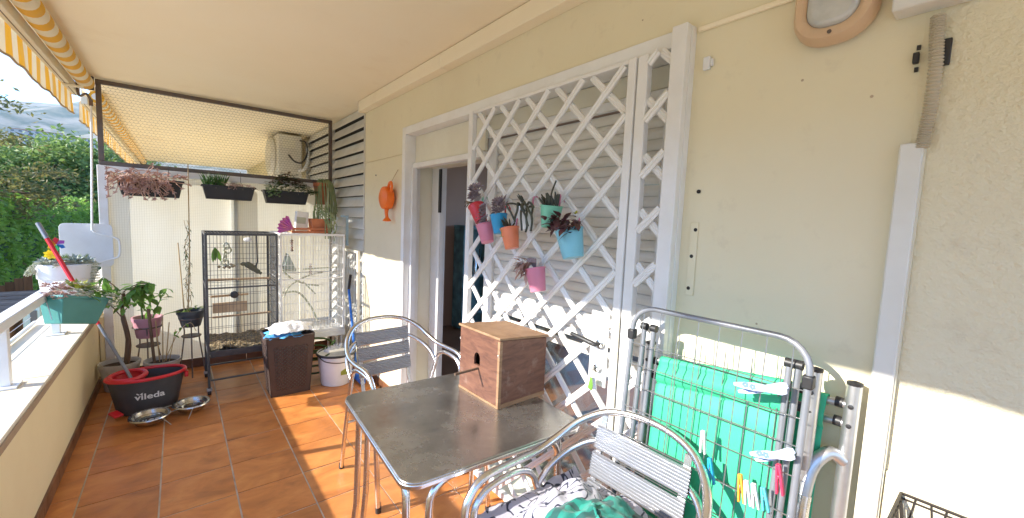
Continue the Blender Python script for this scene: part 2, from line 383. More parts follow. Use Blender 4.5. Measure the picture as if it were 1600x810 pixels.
def glass_mat(name, col=(.9, .95, .93), mixv=.12):
    mt, t, b = nodes(name); L = t.links.new
    tr = N(t, 'BsdfTransparent'); tr.inputs[0].default_value = c4(col); gl = N(t, 'BsdfGlossy', Roughness=.02)
    lw = N(t, 'LayerWeight', Blend=.25); mr = N(t, 'MapRange'); mr.inputs['To Min'].default_value = mixv*.5; mr.inputs['To Max'].default_value = .8
    L(lw.outputs['Fresnel'], mr.inputs[0])
    ms = N(t, 'MixShader'); L(mr.outputs[0], ms.inputs[0]); L(tr.outputs[0], ms.inputs[1]); L(gl.outputs[0], ms.inputs[2])
    L(ms.outputs[0], t.nodes['Material Output'].inputs[0])
glass_mat('window_glass')
# ------------------------------------------------------------------ the balcony shell
W = 1.36           # face of the house wall
PX = -0.54         # inner face of the parapet
EY = 4.85          # end screen
CZ = 2.53          # ceiling

# floor: grout bed with one object for each tile
fl = tag(MB().b2((PX-.02, -1.6, -.16), (W+.02, 12.6, -.0035)).build('floor', 'grout'), kind='structure')
T = .3187; G = .0075
def tile_mesh(w_, d):
    m_ = MB().box((0, 0, -.005), (w_-G, d-G, .010)); o = m_.build('tile_source', 'tile', None)
    me = o.data; bpy.data.objects.remove(o)
    return me
tm = tile_mesh(T, T); tms = tile_mesh(.117, T); tmr = tile_mesh(.19, T)
x0 = -.108 - T*1
ny = 0
for j in range(-5, 16):
    yc = 2.492 + (j-6.5)*T - .0
    if yc-T/2 > EY-.03: continue
    yc2 = yc
    for i in range(5):
        xc = x0 + (i+.5)*T
        o = inst(tm, 'tile', fl, Matrix.Translation((xc, yc2, R1(-.0008, .0006))) @ Euler((R1(-.002, .002), R1(-.002, .002), R1(-.003, .003)+random.choice((0, pi)))).to_matrix().to_4x4())
    inst(tms, 'tile', fl, Matrix.Translation((x0-.0585, yc2+.11, R1(-.001, .0005))))
    inst(tmr, 'tile', fl, Matrix.Translation((x0+5*T+.095, yc2, R1(-.001, .0005))))

# ceiling slab runs on over the neighbour's balcony
tag(MB().b2((-.60, -1.8, CZ), (W+.3, 12.4, CZ+.22)).build('ceiling', 'ceiling_paint'), kind='structure')

# parapet
pw = thing('parapet_wall', 'low cream painted parapet with sand coloured coping along the open side', 'wall', (-.7, 2, 0))
MB().b2((-.82, -1.8, -3.2), (PX, 12.4, .555)).build('wall_body', 'parapet_paint', pw)
cp = MB(); 
for a, b in ((-1.8, .38), (.384, 1.76), (1.764, 3.12), (3.124, 4.46), (4.464, 5.9), (5.904, 12.4)): cp.b2((-.865, a, .557), (-.536, b, .602))
cp.build('coping', 'coping', pw, bev=.006)
ed = MB().b2((-.5355, -1.8, .560), (-.531, 12.4, .592)).build('coping_edge', 'coping_edge', pw)
k = 0
sk = MB().box((0, 0, 0), (.010, .3155, .075)).build('skirting_tile', 'skirting'); skm = sk.data; bpy.data.objects.remove(sk)
for j in range(-4, 21):
    y = .1+j*.3187
    if y < EY-.2: inst(skm, 'skirting_tile', pw, Matrix.Translation((PX+.0055, y, .0365)))

# railing on the coping
rl = thing('balcony_railing', 'white square-section metal railing standing on the parapet coping', 'railing', (-.67, 3, .602))
MB().b2((-.70, -1.5, .895), (-.638, 4.30, .945)).build('top_rail', 'white_rail', rl, bev=.006)
for y in (-.3, 1.36, 3.02, 4.11):
    MB().b2((-.690, y-.022, .612), (-.648, y+.022, .893)).build('post', 'white_rail', rl, bev=.003)
    MB().b2((-.715, y-.055, .603), (-.622, y+.055, .612)).build('base_plate', 'white_rail', rl, bev=.002)
MB().tube([(-.838, -1.5, .620), (-.838, 4.5, .620)], .0125, 10).build('lower_rail', 'white_rail', rl)
for z in (.66,):
    MB().tube([(-.855, -1.5, z), (-.855, 4.5, z)], .0022, 6).build('rail_wire', 'wire_steel', rl)

# house wall with the door opening
D0, D1, DZ = .742, 3.00, 2.172     # outer size of the door frame
hw = thing('house_wall', 'cream painted house wall with rendered right end beside the door', 'wall', (W, 1, 0))
mb = MB()
mb.b2((W, -1.8, -.1), (W+.28, D0, 2.7)); mb.b2((W, D1, -.1), (W+.28, 3.875, 2.7)); mb.b2((W, D0, DZ), (W+.28, D1, 2.7))
mb.build('wall_body', 'wall_paint', hw)
# boxed cable duct under the ceiling
MB().b2((W-.07, -1.8, 2.437), (W-.001, 2.36, CZ-.004)).build('ceiling_duct', 'ceiling_paint', hw, bev=.004)
MB().b2((W-.07, 2.364, 2.437), (W-.001, 3.84, CZ-.004)).build('ceiling_duct', 'ceiling_paint', hw, bev=.004)
MB().b2((W-.073, 3.841, 2.430), (W-.001, 3.858, CZ-.003)).build('duct_end_cap', 'ceiling_paint', hw, bev=.002)
# plaster ledge low on the right, thin cable line above the door
MB().b2((W-.009, -1.8, .0), (W-.001, .155, .925)).build('dado_panel', 'wall_paint', hw, bev=.004)
MB().b2((W-.012, -.3, 2.150), (W-.001, .733, 2.166)).build('cable_line', 'ceiling_paint', hw, bev=.003)
MB().b2((W-.012, 3.02, 1.985), (W-.001, 3.87, 1.992)).build('cable_line', 'wall_paint', hw, bev=.002)
for i, y in enumerate([0.4+.3187*k for k in range(-6, 2)]+[3.2+.3187*k for k in range(0, 3)]):
    if y < .6 or y > 3.1: inst(skm, 'skirting_tile', hw, Matrix.Translation((W-.0145 if y < .2 else W-.0055, y, .0365)))
# old bolt plate and screw holes
MB().box((W-.0025, .695, 1.40), (.004, .028, .25)).build('bolt_plate', 'wall_paint', hw, bev=.002)
for (y, z) in ((.691, 1.628), (.690, 1.50), (.697, 1.41), (.699, 1.30), (3.60, 1.86)):
    MB().lathe([(.0065, 0), (.0065, .004), (.003, .0045)], 10, (W-.0005, y, z), R=rot('Y', -90)).build('screw', 'dark_void', hw)
# ------------------------------------------------------------------ end screen
sc = thing('end_screen', 'privacy screen of wired fibreglass with dark framed wire netting above', 'screen', (.4, EY, 0))
ZB, ZT = 1.850, 2.520
XL, XR = -.497, 1.335
MB().b2((XL, EY-.016, ZT-.034), (XR, EY+.016, ZT)).build('frame_bar', 'dark_steel', sc, bev=.002)
MB().b2((XL, EY-.016, ZB-.017), (XR, EY+.016, ZB+.017)).build('frame_bar', 'dark_steel', sc, bev=.002)
MB().b2((XL, EY-.015, ZB+.018), (XL+.034, EY+.015, ZT-.035)).build('frame_post', 'dark_steel', sc, bev=.002)
MB().b2((XR-.034, EY-.015, .02), (XR, EY+.015, ZT-.035)).build('frame_post', 'dark_steel', sc, bev=.002)
# hexagonal netting
net = MB(); hx = .0275; hy = hx*.56
rows = int((ZT-ZB)/(hy*1.5)); cols = int((XR-XL)/hx)
def wire(a, b, r=.0012):
    a = Vector(a); b = Vector(b); d = (b-a).normalized(); u = d.orthogonal().normalized(); w2 = d.cross(u)
    vs = [p+(u*cos(q)+w2*sin(q))*r for p in (a, b) for q in (0, 2.094, 4.189)]
    net.add(vs, [(0, 1, 4, 3), (1, 2, 5, 4), (2, 0, 3, 5)])
def wob(x, z): return (x+.004*noise.noise((x*4, z*4, 1)), EY+.004+.007*noise.noise((x*3, z*3, 5)), z+.004*noise.noise((x*4, z*4, 9)))
for j in range(rows+1):
    for i in range(cols+1):
        cx_ = XL+.02+i*hx+(hx/2 if j % 2 else 0); cz_ = ZB+.01+j*hy*1.5
        if cx_ > XR-.03 or cz_ > ZT-.03: continue
        top = wob(cx_, cz_+hy*.5); rt = wob(cx_+hx/2, cz_); lf = wob(cx_-hx/2, cz_); 
        wire(lf, top); wire(top, rt)
        if cz_+hy*1.2 < ZT-.02: wire(top, wob(cx_, cz_+hy*1.0))
net.build('wire_netting', 'mesh_wire', sc, smooth=False)
# lower half: painted posts, rail and three sheets
MB().b2((XL-.012, EY-.022, .0), (XL+.046, EY+.022, ZB-.019)).build('painted_post', 'white_paint_worn', sc, bev=.003)
MB().b2((.40, EY-.006, .10), (.462, EY+.03, ZB-.075)).build('painted_post', 'white_paint', sc, bev=.003)
MB().b2((XL+.047, EY-.018, ZB-.073), (XR-.035, EY+.018, ZB-.019)).build('painted_rail', 'white_paint_worn', sc, bev=.003)
for a, b in ((XL+.048, .40), (.403, 1.00), (1.003, XR-.036)):
    sh = MB(); nn = 40
    vs = []; fs = []
    for i in range(nn+1):
        x = a+(b-a)*i/nn; yy = EY-.012+.0006*sin(i*.5)
        vs += [(x, yy, .09), (x, yy, ZB-.075)]
    for i in range(nn): fs.append((2*i, 2*i+2, 2*i+3, 2*i+1))
    sh.add(vs, fs).build('fibreglass_sheet', 'fibreglass', sc)
for j in range(6):
    a = XL+.05+j*.3187; b = min(a+.3155, XR-.02)
    MB().b2((a, EY-.036, .001), (b, EY-.024, .088)).build('skirting_tile', 'skirting', sc, bev=.002)
# white board screwed on beside the screen, over the parapet
bd = MB(); MX = Matrix.Translation((-.585, EY-.028, 1.165)) @ Matrix.Rotation(pi/2, 4, 'X')
bd.prism(rrect(.31, .36, .035), .006, MX)
tag(bd.build('white_board', 'white_plastic', None, bev=.002), 'white rounded plastic board fixed beside the end screen over the parapet', 'board')
# end pier of the parapet below the screen
tag(MB().b2((-.535, EY-.06, .0), (XL-.013, EY+.12, .556)).build('pier', 'parapet_paint'), 'narrow cream pier where the parapet meets the end screen', 'pier')

# ------------------------------------------------------------------ louvred wall beyond the door wall
lv = thing('louvred_wall', 'pale slatted louvre wall behind the white bird cage', 'louvre wall', (W, 4.5, 0))
MB().b2((W+.05, 3.878, -.1), (W+.1, 8.2, 2.6)).build('gap_shade_backing', 'dark_void', lv)  # near-black sheet, shade of the slat gaps put into its colour
prof = []
for i in range(7):
    t = i/6; prof.append((-.042+.05*t+.012*sin(pi*t), -.046+.1*t))
slp = MB(); n_ = len(prof)
ends = (-.55, .55)
vs = [(x, y, z) for y in ends for x, z in prof]+[(x+.005, y, z-.002) for y in ends for x, z in prof]
fs = [(i, i+1, n_+i+1, n_+i) for i in range(n_-1)]+[(2*n_+i, 3*n_+i, 3*n_+i+1, 2*n_+i+1) for i in range(n_-1)]
fs += [(0, n_, 3*n_, 2*n_), (n_-1, 3*n_-1, 4*n_-1, 2*n_-1)]
so = slp.add(vs, fs).build('slat', 'louver'); slm = so.data; bpy.data.objects.remove(so)
for k in range(-1, 22):
    z = 2.412-.046-.1045*k
    inst(slm, 'slat', lv, Matrix.Translation((W+.03, 4.43, z)) @ Matrix.Rotation(R1(-.006, .006), 4, 'X'))
    if z > 1.7: inst(slm, 'slat', lv, Matrix.Translation((W+.03, 5.55, z)) @ Matrix.Rotation(R1(-.004, .004), 4, 'X'))
for y in (3.895, 4.99, 6.11): MB().b2((W-.004, y-.014, 0), (W+.045, y+.014, 2.45)).build('upright', 'louver', lv)

# neighbour's side, seen through the netting
tag(MB().b2((PX+.001, EY+.2, -.0055), (W+.02, 12.4, .004)).build('neighbour_bounce_floor', 'coping'), kind='structure')  # pale floor hidden by the screen, added to brighten this balcony
nb = thing('neighbour_house_wall', 'cream house wall of the neighbouring balcony behind the air conditioner', 'wall', (W, 8, 0))
MB().b2((W+.02, 6.2, -.1), (W+.3, 12.4, 2.53)).build('wall_body', 'wall_paint', nb)
# air conditioner on its wall
ac = thing('air_conditioner', 'outdoor air conditioner unit hung on the neighbour side behind the netting', 'air conditioner', (1.15, 6.4, 1.97))
MB().b2((1.00, 6.0, 1.97), (1.285, 6.78, 2.50)).build('casing', 'ac_body', ac, bev=.02, segs=3)
MB().lathe([(.235, 0), (.245, .02), (.22, .06), (.05, .075), (.001, .075)], 28, (1.0, 6.32, 2.235), R=rot('Y', -90)).build('fan_grille', 'ac_body', ac)
MB().b2((1.06, 5.996, 2.33), (1.2, 6.0005, 2.43)).build('service_cover', 'cream_pvc', ac, bev=.004)
MB().b2((1.02, 6.05, 1.93), (W+.02, 6.09, 1.968)).build('bracket', 'ac_body', ac); MB().b2((1.02, 6.66, 1.93), (W+.02, 6.70, 1.968)).build('bracket', 'ac_body', ac)
MB().tube(cr_spline([(1.12, 5.98, 2.24), (1.18, 5.93, 2.16), (1.27, 5.95, 2.16), (1.335, 5.97, 2.28), (1.32, 5.97, 2.42), (1.25, 5.99, 2.44)]), .011, 8).build('pipe', 'black_plastic', ac)
MB().tube(cr_spline([(1.24, 5.99, 2.05), (1.30, 5.95, 2.08), (1.345, 5.98, 2.2), (1.34, 5.98, 2.36)]), .02, 8).build('pipe', 'white_plastic', ac)

# ------------------------------------------------------------------ door: frame, box, sliding leaf, shutter
FX0, FX1 = W-.03, W+.10
dr = thing('terrace_door', 'wide white framed terrace door with roller shutter half covering it', 'door', (W, 1.9, 0))
fr = MB()
MB().b2((FX0, D1-.052, .0), (FX1, D1, DZ)).build('frame_jamb', 'white_paint', dr, bev=.003)
MB().b2((FX0, D0, .0), (FX1, D0+.058, DZ)).build('frame_jamb', 'white_paint', dr, bev=.003)
MB().b2((FX0, D0+.0585, DZ-.055), (FX1, D1-.0525, DZ)).build('frame_head', 'white_paint', dr, bev=.003)
MB().b2((FX0+.02, D0+.059, 0.), (W+.26, D1-.053, .025)).build('threshold', 'cream_pvc', dr, bev=.002)
# shutter box (cream) and left reveal
MB().b2((W+.055, 2.03, 1.915), (W+.075, D1-.053, DZ-.056)).build('shutter_box', 'cream_pvc', dr, bev=.002)
MB().b2((W+.03, 2.03, 1.875), (W+.085, D1-.054, 1.912)).build('shutter_box_trim', 'white_paint', dr, bev=.003)
MB().b2((W+.02, D1-.085, .026), (W+.06, D1-.0535, 1.874)).build('shutter_guide', 'white_paint', dr, bev=.002)
MB().b2((W+.101, D1-.02, .026), (W+.28, D1+.02, 2.15)).build('reveal', 'room_cream' if 'room_cream' in MATS else 'cream_pvc', dr)
for k_, xx in enumerate((W+.215, W+.255)):
    MB().b2((xx, 2.84+.03*k_, .026), (xx+.032, 2.975, 1.90)).build('sliding_stile', 'white_paint', dr, bev=.003)
MB().b2((W+.20, 2.81, 1.55), (W+.212, 2.84, 1.88)).build('latch_strip', 'black_plastic', dr)
MB().b2((W+.17, 2.03, 1.893), (W+.27, D1-.05, 1.93)).build('sliding_track', 'cream_pvc', dr)
# right half: shutter lowered part way, slat by slat, glass below
SX = W+.115; SB = .93
MB().b2((SX-.03, .80, 2.03), (SX+.05, 2.05, 2.115)).build('shutter_box', 'cream_pvc', dr, bev=.003)
MB().b2((SX-.035, .80, 1.99), (SX-.005, 2.05, 2.028)).build('shutter_box_trim', 'white_paint', dr, bev=.003)
MB().b2((SX-.02, 1.975, .026), (SX+.03, 2.055, 1.989)).build('shutter_guide', 'white_paint', dr, bev=.003)
MB().b2((SX-.02, .801, .026), (SX+.03, .90, 1.989)).build('shutter_guide', 'white_paint', dr, bev=.003)
pp = []
for i in range(6):
    t = i/5; pp.append((-.007*sin(pi*t), t*.0415))
vs = [(x, y, z) for y in (-.535, .535) for x, z in pp]; n_ = len(pp)
ss = MB().add(vs, [(i, n_+i, n_+i+1, i+1) for i in range(n_-1)]).add([(.006, -.535, 0), (.006, .535, 0), (.006, .535, .0445), (.006, -.535, .0445)], [(0, 1, 2, 3)])
so = ss.build('shutter_slat', 'shutter'); ssm = so.data; bpy.data.objects.remove(so)
nz = int((1.985-SB)/.0445)
for k in range(nz): inst(ssm, 'shutter_slat', dr, Matrix.Translation((SX+.002, 1.437, 1.985-.0445*(k+1))) @ Matrix.Rotation(R1(-.002, .002), 4, 'X'))
MB().b2((SX-.008, .905, SB-.03), (SX+.012, 1.972, SB+.008)).build('shutter_bottom_bar', 'shutter', dr, bev=.003)
MB().b2((SX+.075, .80, .026), (SX+.082, 2.06, 2.0)).build('glass_pane', 'window_glass', dr)
for y in (.80, 2.02): MB().b2((SX+.06, y, .026), (SX+.098, y+.05, 2.0)).build('sliding_stile', 'white_paint', dr, bev=.003)

# room behind
rm = thing('room_behind_door', 'dim brown room seen through the open terrace door', 'room', (3, 2, 0))
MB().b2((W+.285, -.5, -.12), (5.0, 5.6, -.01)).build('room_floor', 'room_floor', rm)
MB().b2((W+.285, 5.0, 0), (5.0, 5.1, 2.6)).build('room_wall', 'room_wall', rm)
for lo, hi in (((4.9, -.5, 0), (5.0, 0.0, 2.6)), ((4.9, 4.6, 0), (5.0, 4.99, 2.6)), ((4.9, 0.001, 0), (5.0, 4.599, .4)), ((4.9, 0.001, 2.5), (5.0, 4.599, 2.6))): MB().b2(lo, hi).build('room_wall', 'room_wall', rm)  # wide gap in this unseen wall, added to let daylight into the room
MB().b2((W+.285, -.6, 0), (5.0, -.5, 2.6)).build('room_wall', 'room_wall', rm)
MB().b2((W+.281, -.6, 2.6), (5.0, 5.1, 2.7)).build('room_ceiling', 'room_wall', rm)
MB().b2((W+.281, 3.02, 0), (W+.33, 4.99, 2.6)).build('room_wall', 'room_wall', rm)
cb = thing('teal_cabinet', 'teal framed glass cabinet standing inside the dim room', 'cabinet', (3.3, 4.85, 0))
cx0, cx1 = 2.98, 3.6
for a, b in ((cx0, cx0+.07), (cx1-.07, cx1)): MB().b2((a, 4.70, 0), (b, 4.95, 1.38)).build('upright', 'teal_wood', cb, bev=.004)
MB().b2((cx0, 4.69, 1.381), (cx1, 4.96, 1.43)).build('top', 'teal_wood', cb, bev=.004)
MB().b2((cx0+.071, 4.93, 0), (cx1-.071, 4.95, 1.38)).build('back', 'teal_wood', cb)
for z in (.2, .72): MB().b2((cx0+.071, 4.72, z), (cx1-.071, 4.929, z+.025)).build('shelf', 'teal_wood', cb)
for i, (x, h, r) in enumerate(((3.10, .30, .03), (3.17, .42, .022), (3.25, .26, .035), (3.33, .36, .02), (3.41, .24, .03))):
    tag(MB().lathe([(r, 0), (r, h*.6), (r*.4, h*.75), (r*.4, h), (0.001, h)], 12, (x, 4.82, .746)).build('bottle', 'black_gloss' if i % 2 else 'steel'),
        ['squat dark bottle at the left end of the teal cabinet shelf', 'tall shiny bottle, second on the teal cabinet shelf', 'thick dark bottle in the middle of the teal cabinet shelf',
         'slim dark bottle, fourth on the teal cabinet shelf', 'short shiny bottle at the right end of the teal cabinet shelf'][i], 'bottle', 'bottles in the teal cabinet')

# ------------------------------------------------------------------ lattice gate
lg = thing('lattice_gate', 'white diamond lattice security gate in front of the shutter', 'gate', (W-.03, 1.4, .02))
GX = W-.045
def stile(y0, y1, z0=.03, z1=DZ-.058, x0=GX-.016, x1=GX+.016, nm='stile'):
    MB().b2((x0, y0, z0), (x1, y1, z1)).build(nm, 'lattice_paint', lg, bev=.004)
stile(1.995, 2.036); stile(.932, .966); stile(.884, .926, x0=GX-.012, x1=GX+.02); stile(D0+.0, D0+.055, .03, DZ, GX-.016, GX+.013, 'fixed_stile')
MB().b2((GX-.014, .967, .03), (GX+.014, 1.994, .065)).build('bottom_rail', 'lattice_paint', lg, bev=.003)
MB().b2((GX-.012, .967, 2.098), (GX+.012, 1.994, DZ-.058)).build('top_rail', 'lattice_paint', lg, bev=.003)
src = {}
def clip(y_, z_, dy, dz, yr, zr):
    t0, t1 = -1e9, 1e9
    for p, d, (a, b) in ((y_, dy, yr), (z_, dz, zr)):
        ta, tb = (a-p)/d, (b-p)/d
        if ta > tb: ta, tb = tb, ta
        t0 = max(t0, ta); t1 = min(t1, tb)
    return (t0, t1) if t1-t0 > .02 else None
def lattice(yr, zr, ph, pitch=.2025, sl_=.973):
    for s_, xo in ((-1, -.0095), (1, .0035)):
        for k in range(-14, 26):
            yk = ph+pitch*k
            c = clip(yk, 2.115, 1, s_*sl_, yr, zr)
            if not c: continue
            p = (GX+xo, yk+c[0], 2.115+s_*sl_*c[0]); q = (GX+xo, yk+c[1], 2.115+s_*sl_*c[1])
            m_ = MB(); d = (Vector(q)-Vector(p)); n3 = Vector((1, 0, 0)).cross(d).normalized()
            wv = .0138
            pro = [(0.006, -wv), (.006, wv), (-.002, wv), (-.006, wv*.45), (-.003, 0), (-.006, -wv*.45), (-.002, -wv)]
            vs = [Vector(e)+Vector((a, 0, 0))+n3*b for e in (p, q) for a, b in pro]
            n_ = len(pro)
            m_.add(vs, [(i, (i+1) % n_, n_+(i+1) % n_, n_+i) for i in range(n_)]+[tuple(range(n_)), tuple(range(2*n_-1, n_-1, -1))])
            m_.build('lattice_slat', 'lattice_paint', lg, smooth=False)
lattice((.967, 1.994), (.066, 2.097), .966)
lattice((D0+.056, .883), (.066, 2.112), .845)
# lock, lever, keys
MB().b2((GX-.020, .975, .86), (GX-.012, 1.062, 1.16)).build('lock_plate', 'lattice_paint', lg, bev=.003)
MB().b2((GX-.0225, .926, .70), (GX-.0165, .936, 1.16)).build('lock_strip', 'cream_pvc', lg, bev=.001)
MB().lathe([(.019, 0), (.019, .012), (.012, .016)], 16, (GX-.02, 1.005, 1.035), R=rot('Y', -90)).build('rose', 'steel', lg)
MB().tube([(GX-.028, 1.005, 1.035), (GX-.055, 1.008, 1.036), (GX-.06, 1.03, 1.04), (GX-.06, 1.13, 1.052)], [.009, .009, .010, .008], 10).build('lever', 'black_plastic', lg)
MB().lathe([(.016, 0), (.016, .014), (.006, .018)], 14, (GX-.02, 1.012, .935), R=rot('Y', -90)).build('lock_cylinder', 'steel', lg)
ky = thing('key_ring', 'bunch of keys with green tag hanging from the gate lock', 'keys', (GX-.04, 1.012, .90))
MB().box((GX-.045, 1.012, .935), (.03, .002, .018)).build('key', 'steel', ky, bev=.0005)
MB().tube([(GX-.05+.001*sin(a), 1.012+.014*cos(a), .915+.016*sin(a)) for a in [2*pi*i/14 for i in range(14)]], .0015, 6, closed=True).build('ring', 'steel', ky)
MB().box((GX-.05, 1.02, .872), (.003, .022, .05), rot('X', 12)).build('tag', 'leaf_green', ky, bev=.001)
MB().box((GX-.052, 1.002, .878), (.002, .016, .045), rot('X', -10)).build('key', 'steel', ky)
# ------------------------------------------------------------------ awning along the slab edge
def awning(name, label, y0, y1, v1):
    a = thing(name, label, 'awning', (-.6, (y0+y1)/2, 2.47))
    ro = MB(); ro.tube([(-.545, y0, 2.468), (-.545, y1, 2.468)], .052, 20)
    ro.build('cloth_roll', 'awning_cloth', a)
    MB().tube([(-.545, y0-.01, 2.468), (-.545, y1+.012, 2.468)], .03, 12).build('roller_tube', 'white_plastic', a)
    MB().b2((-.646, y0, 2.388), (-.600, v1, 2.458)).build('front_bar', 'cream_pvc', a, bev=.004)
    MB().b2((-.6255, y0, 2.3868), (-.6205, v1-.01, 2.40)).build('groove_shade_strip', 'dark_steel', a)  # dark strip on the bar, shade of a groove given as colour
    MB().b2((-.640, y0, 2.459), (-.634, v1, 2.5285)).build('sun_gap_strip', 'cream_pvc', a)  # added strip, blocks the sun between front bar and slab
    # hanging valance, gently wavy with a bound lower edge
    vs = []; fs = []; n_ = int((v1-y0)/.025)
    for i in range(n_+1):
        y = y0+(v1-y0)*i/n_
        for j in range(5):
            t = j/4; x = -.651+.006*t*sin(y*9+1)+.003*t*sin(y*23)
            z = 2.424-t*(.186+.003*sin(y*31.4))
            vs.append((x, y, z))
    for i in range(n_):
        for j in range(4): fs.append((i*5+j, i*5+j+1, i*5+j+6, i*5+j+5))
    va = MB().add(vs, fs).build('valance', 'awning_cloth', a)
    MB().tube([vs[i*5+4] for i in range(n_+1)], .0065, 5).build('binding', 'coping_edge', va)
    for y in (y1-.25, y1-2.6):
        if y > y0:
            MB().b2((-.635, y-.018, 2.372), (-.53, y+.018, 2.387)).build('arm_bracket', 'cream_pvc', a, bev=.003)
    MB().b2((-.60, y1+.014, 2.42), (-.50, y1+.028, 2.528)).build('end_bracket', 'dark_steel', a, bev=.003)
    return a
awning('striped_awning', 'rolled yellow and white striped awning with hanging valance above the parapet', -1.4, 4.80, 4.98)
awning('neighbour_awning', 'yellow striped awning of the neighbouring balcony beyond the netting', 5.35, 12.0, 12.2)
# winding rod
rp = cr_spline([(-.519, 4.79, 2.33), (-.530, 4.79, 1.9), (-.547, 4.785, 1.36), (-.543, 4.78, 1.29), (-.50, 4.775, 1.262), (-.44, 4.77, 1.243), (-.40, 4.765, 1.225), (-.386, 4.765, 1.19),
                (-.386, 4.765, 1.12), (-.395, 4.765, 1.075), (-.43, 4.77, 1.055), (-.53, 4.775, 1.022)], 5)
wr = thing('awning_crank_rod', 'white awning crank rod hanging at the corner by the end screen', 'crank rod', (-.53, 4.79, 1.02))
MB().tube(rp, .0075, 8).build('rod', 'white_paint', wr)
MB().tube(cr_spline([(-.60, 4.80, 2.46), (-.585, 4.80, 2.36), (-.545, 4.795, 2.38), (-.52, 4.79, 2.335)]), .009, 8).build('hook', 'rusty_steel', wr)
MB().lathe([(.012, 0), (.012, .05)], 10, (-.52, 4.79, 2.29)).build('joint', 'rusty_steel', wr)

# ------------------------------------------------------------------ outside: ground, hills, garden
mat('ground_grass', (.10, .12, .05), .95, col2=(.18, .15, .09), scale=.05, detail=8)
mat('hill_scrub', (.05, .075, .04), .95, col2=(.27, .24, .18), scale=.013, detail=9, lo=.40, hi=.62, col3=(.34, .29, .24), scale3=.006, lo3=.60, hi3=.72)
mat('hedge_leaf', (.20, .36, .05), .5, col2=(.32, .48, .09), scale=1.6, trans=.55)
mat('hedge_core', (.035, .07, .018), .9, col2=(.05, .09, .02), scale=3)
mat('tree_leaf', (.15, .24, .055), .55, col2=(.24, .33, .09), scale=.8, trans=.4)
mat('tree_leaf_dark', (.085, .15, .045), .55, col2=(.14, .21, .06), scale=.8, trans=.3)
mat('tree_leaf_warm', (.15, .17, .05), .55, col2=(.24, .19, .06), scale=.5, trans=.45)
mat('old_planks', (.20, .17, .15), .9, col2=(.12, .10, .09), scale=5, stretch=(6, .5, 3), bump=.5, bscale=40, rnd=.25)
mat('brown_planks', (.24, .13, .07), .85, col2=(.16, .085, .05), scale=5, stretch=(6, 6, .6), rnd=.2)
mat('blue_wall', (.42, .58, .66), .8, col2=(.36, .51, .59), scale=2)
mat('far_render', (.50, .47, .44), .8)
mat('far_window', (.10, .11, .13), .3)
GZ = -3.2
vs = []; fs = []
rad = [0, 15, 40, 100, 250, 700, 2500, 9000]
for r in rad:
    for k in range(24): vs.append((r*cos(2*pi*k/24), r*sin(2*pi*k/24), GZ if r < 5000 else GZ-60))
for i in range(len(rad)-1):
    for k in range(24): fs.append((i*24+k, i*24+(k+1) % 24, (i+1)*24+(k+1) % 24, (i+1)*24+k))
tag(MB().add(vs, fs).build('ground', 'ground_grass', smooth=False), kind='structure')
mat('bounce_paving', (.62, .53, .40), .85, col2=(.54, .46, .35), scale=.6, detail=6)  # unseen pale paving, added to bounce sunlight up to the ceiling
tag(MB().b2((-3.1, -30, GZ+.004), (-.83, 30, GZ+.012)).build('bounce_paving', 'bounce_paving'), kind='structure')
tag(MB().b2((-14, -30, GZ+.004), (-3.1005, 6.5, GZ+.012)).build('bounce_apron', 'bounce_paving'), kind='structure')  # second unseen pale slab, added for more bounce
# ridge of hills
vs = []; fs = []; NA, NR = 150, 34
for i in range(NA+1):
    az = radians(-150+215*i/NA)
    for j in range(NR+1):
        r = 420+2100*j/NR
        t = j/NR
        base = 345*max(0, min(1, (t-.05)/.62))**1.25*(1 if t < .72 else max(.35, 1-(t-.72)*2.2))
        p = Vector((r*sin(az), r*cos(az), 0))
        prof = .93+.16*sin(az*3.1+.4)+.07*sin(az*7.3)
        nz = noise.fractal(p*.0022, 1.0, 2.0, 7, noise_basis='PERLIN_ORIGINAL')
        h = base*prof*(1+.16*nz)+32*nz*t+9*noise.noise(p*.02)*min(1, 4*t)
        vs.append((p.x, p.y, GZ-6+max(h, -4)))
for i in range(NA):
    for j in range(NR): a = i*(NR+1)+j; fs.append((a, a+1, a+NR+2, a+NR+1))
tag(MB().add(vs, fs).build('hills', 'hill_scrub', ang=180), kind='structure')
def foliage(name, mt, parent, pts, size, flat=.5):
    m_ = MB()
    for p in pts:
        L = size*R1(.7, 1.35); d = Vector((R1(-1, 1), R1(-1, 1), R1(-.8, .5))).normalized(); u = Vector((R1(-1, 1), R1(-1, 1), R1(-.2, 1.2))).normalized()
        s_ = d.cross(u)
        if s_.length < .05: continue
        s_.normalize(); n_ = s_.cross(d)
        p = Vector(p)
        m_.add([p, p+d*L*.5+s_*L*flat*.5-n_*L*.05, p+d*L, p+d*L*.5-s_*L*flat*.5-n_*L*.05], [(0, 1, 2), (0, 2, 3)])
    return m_.build(name, mt, parent, smooth=False)
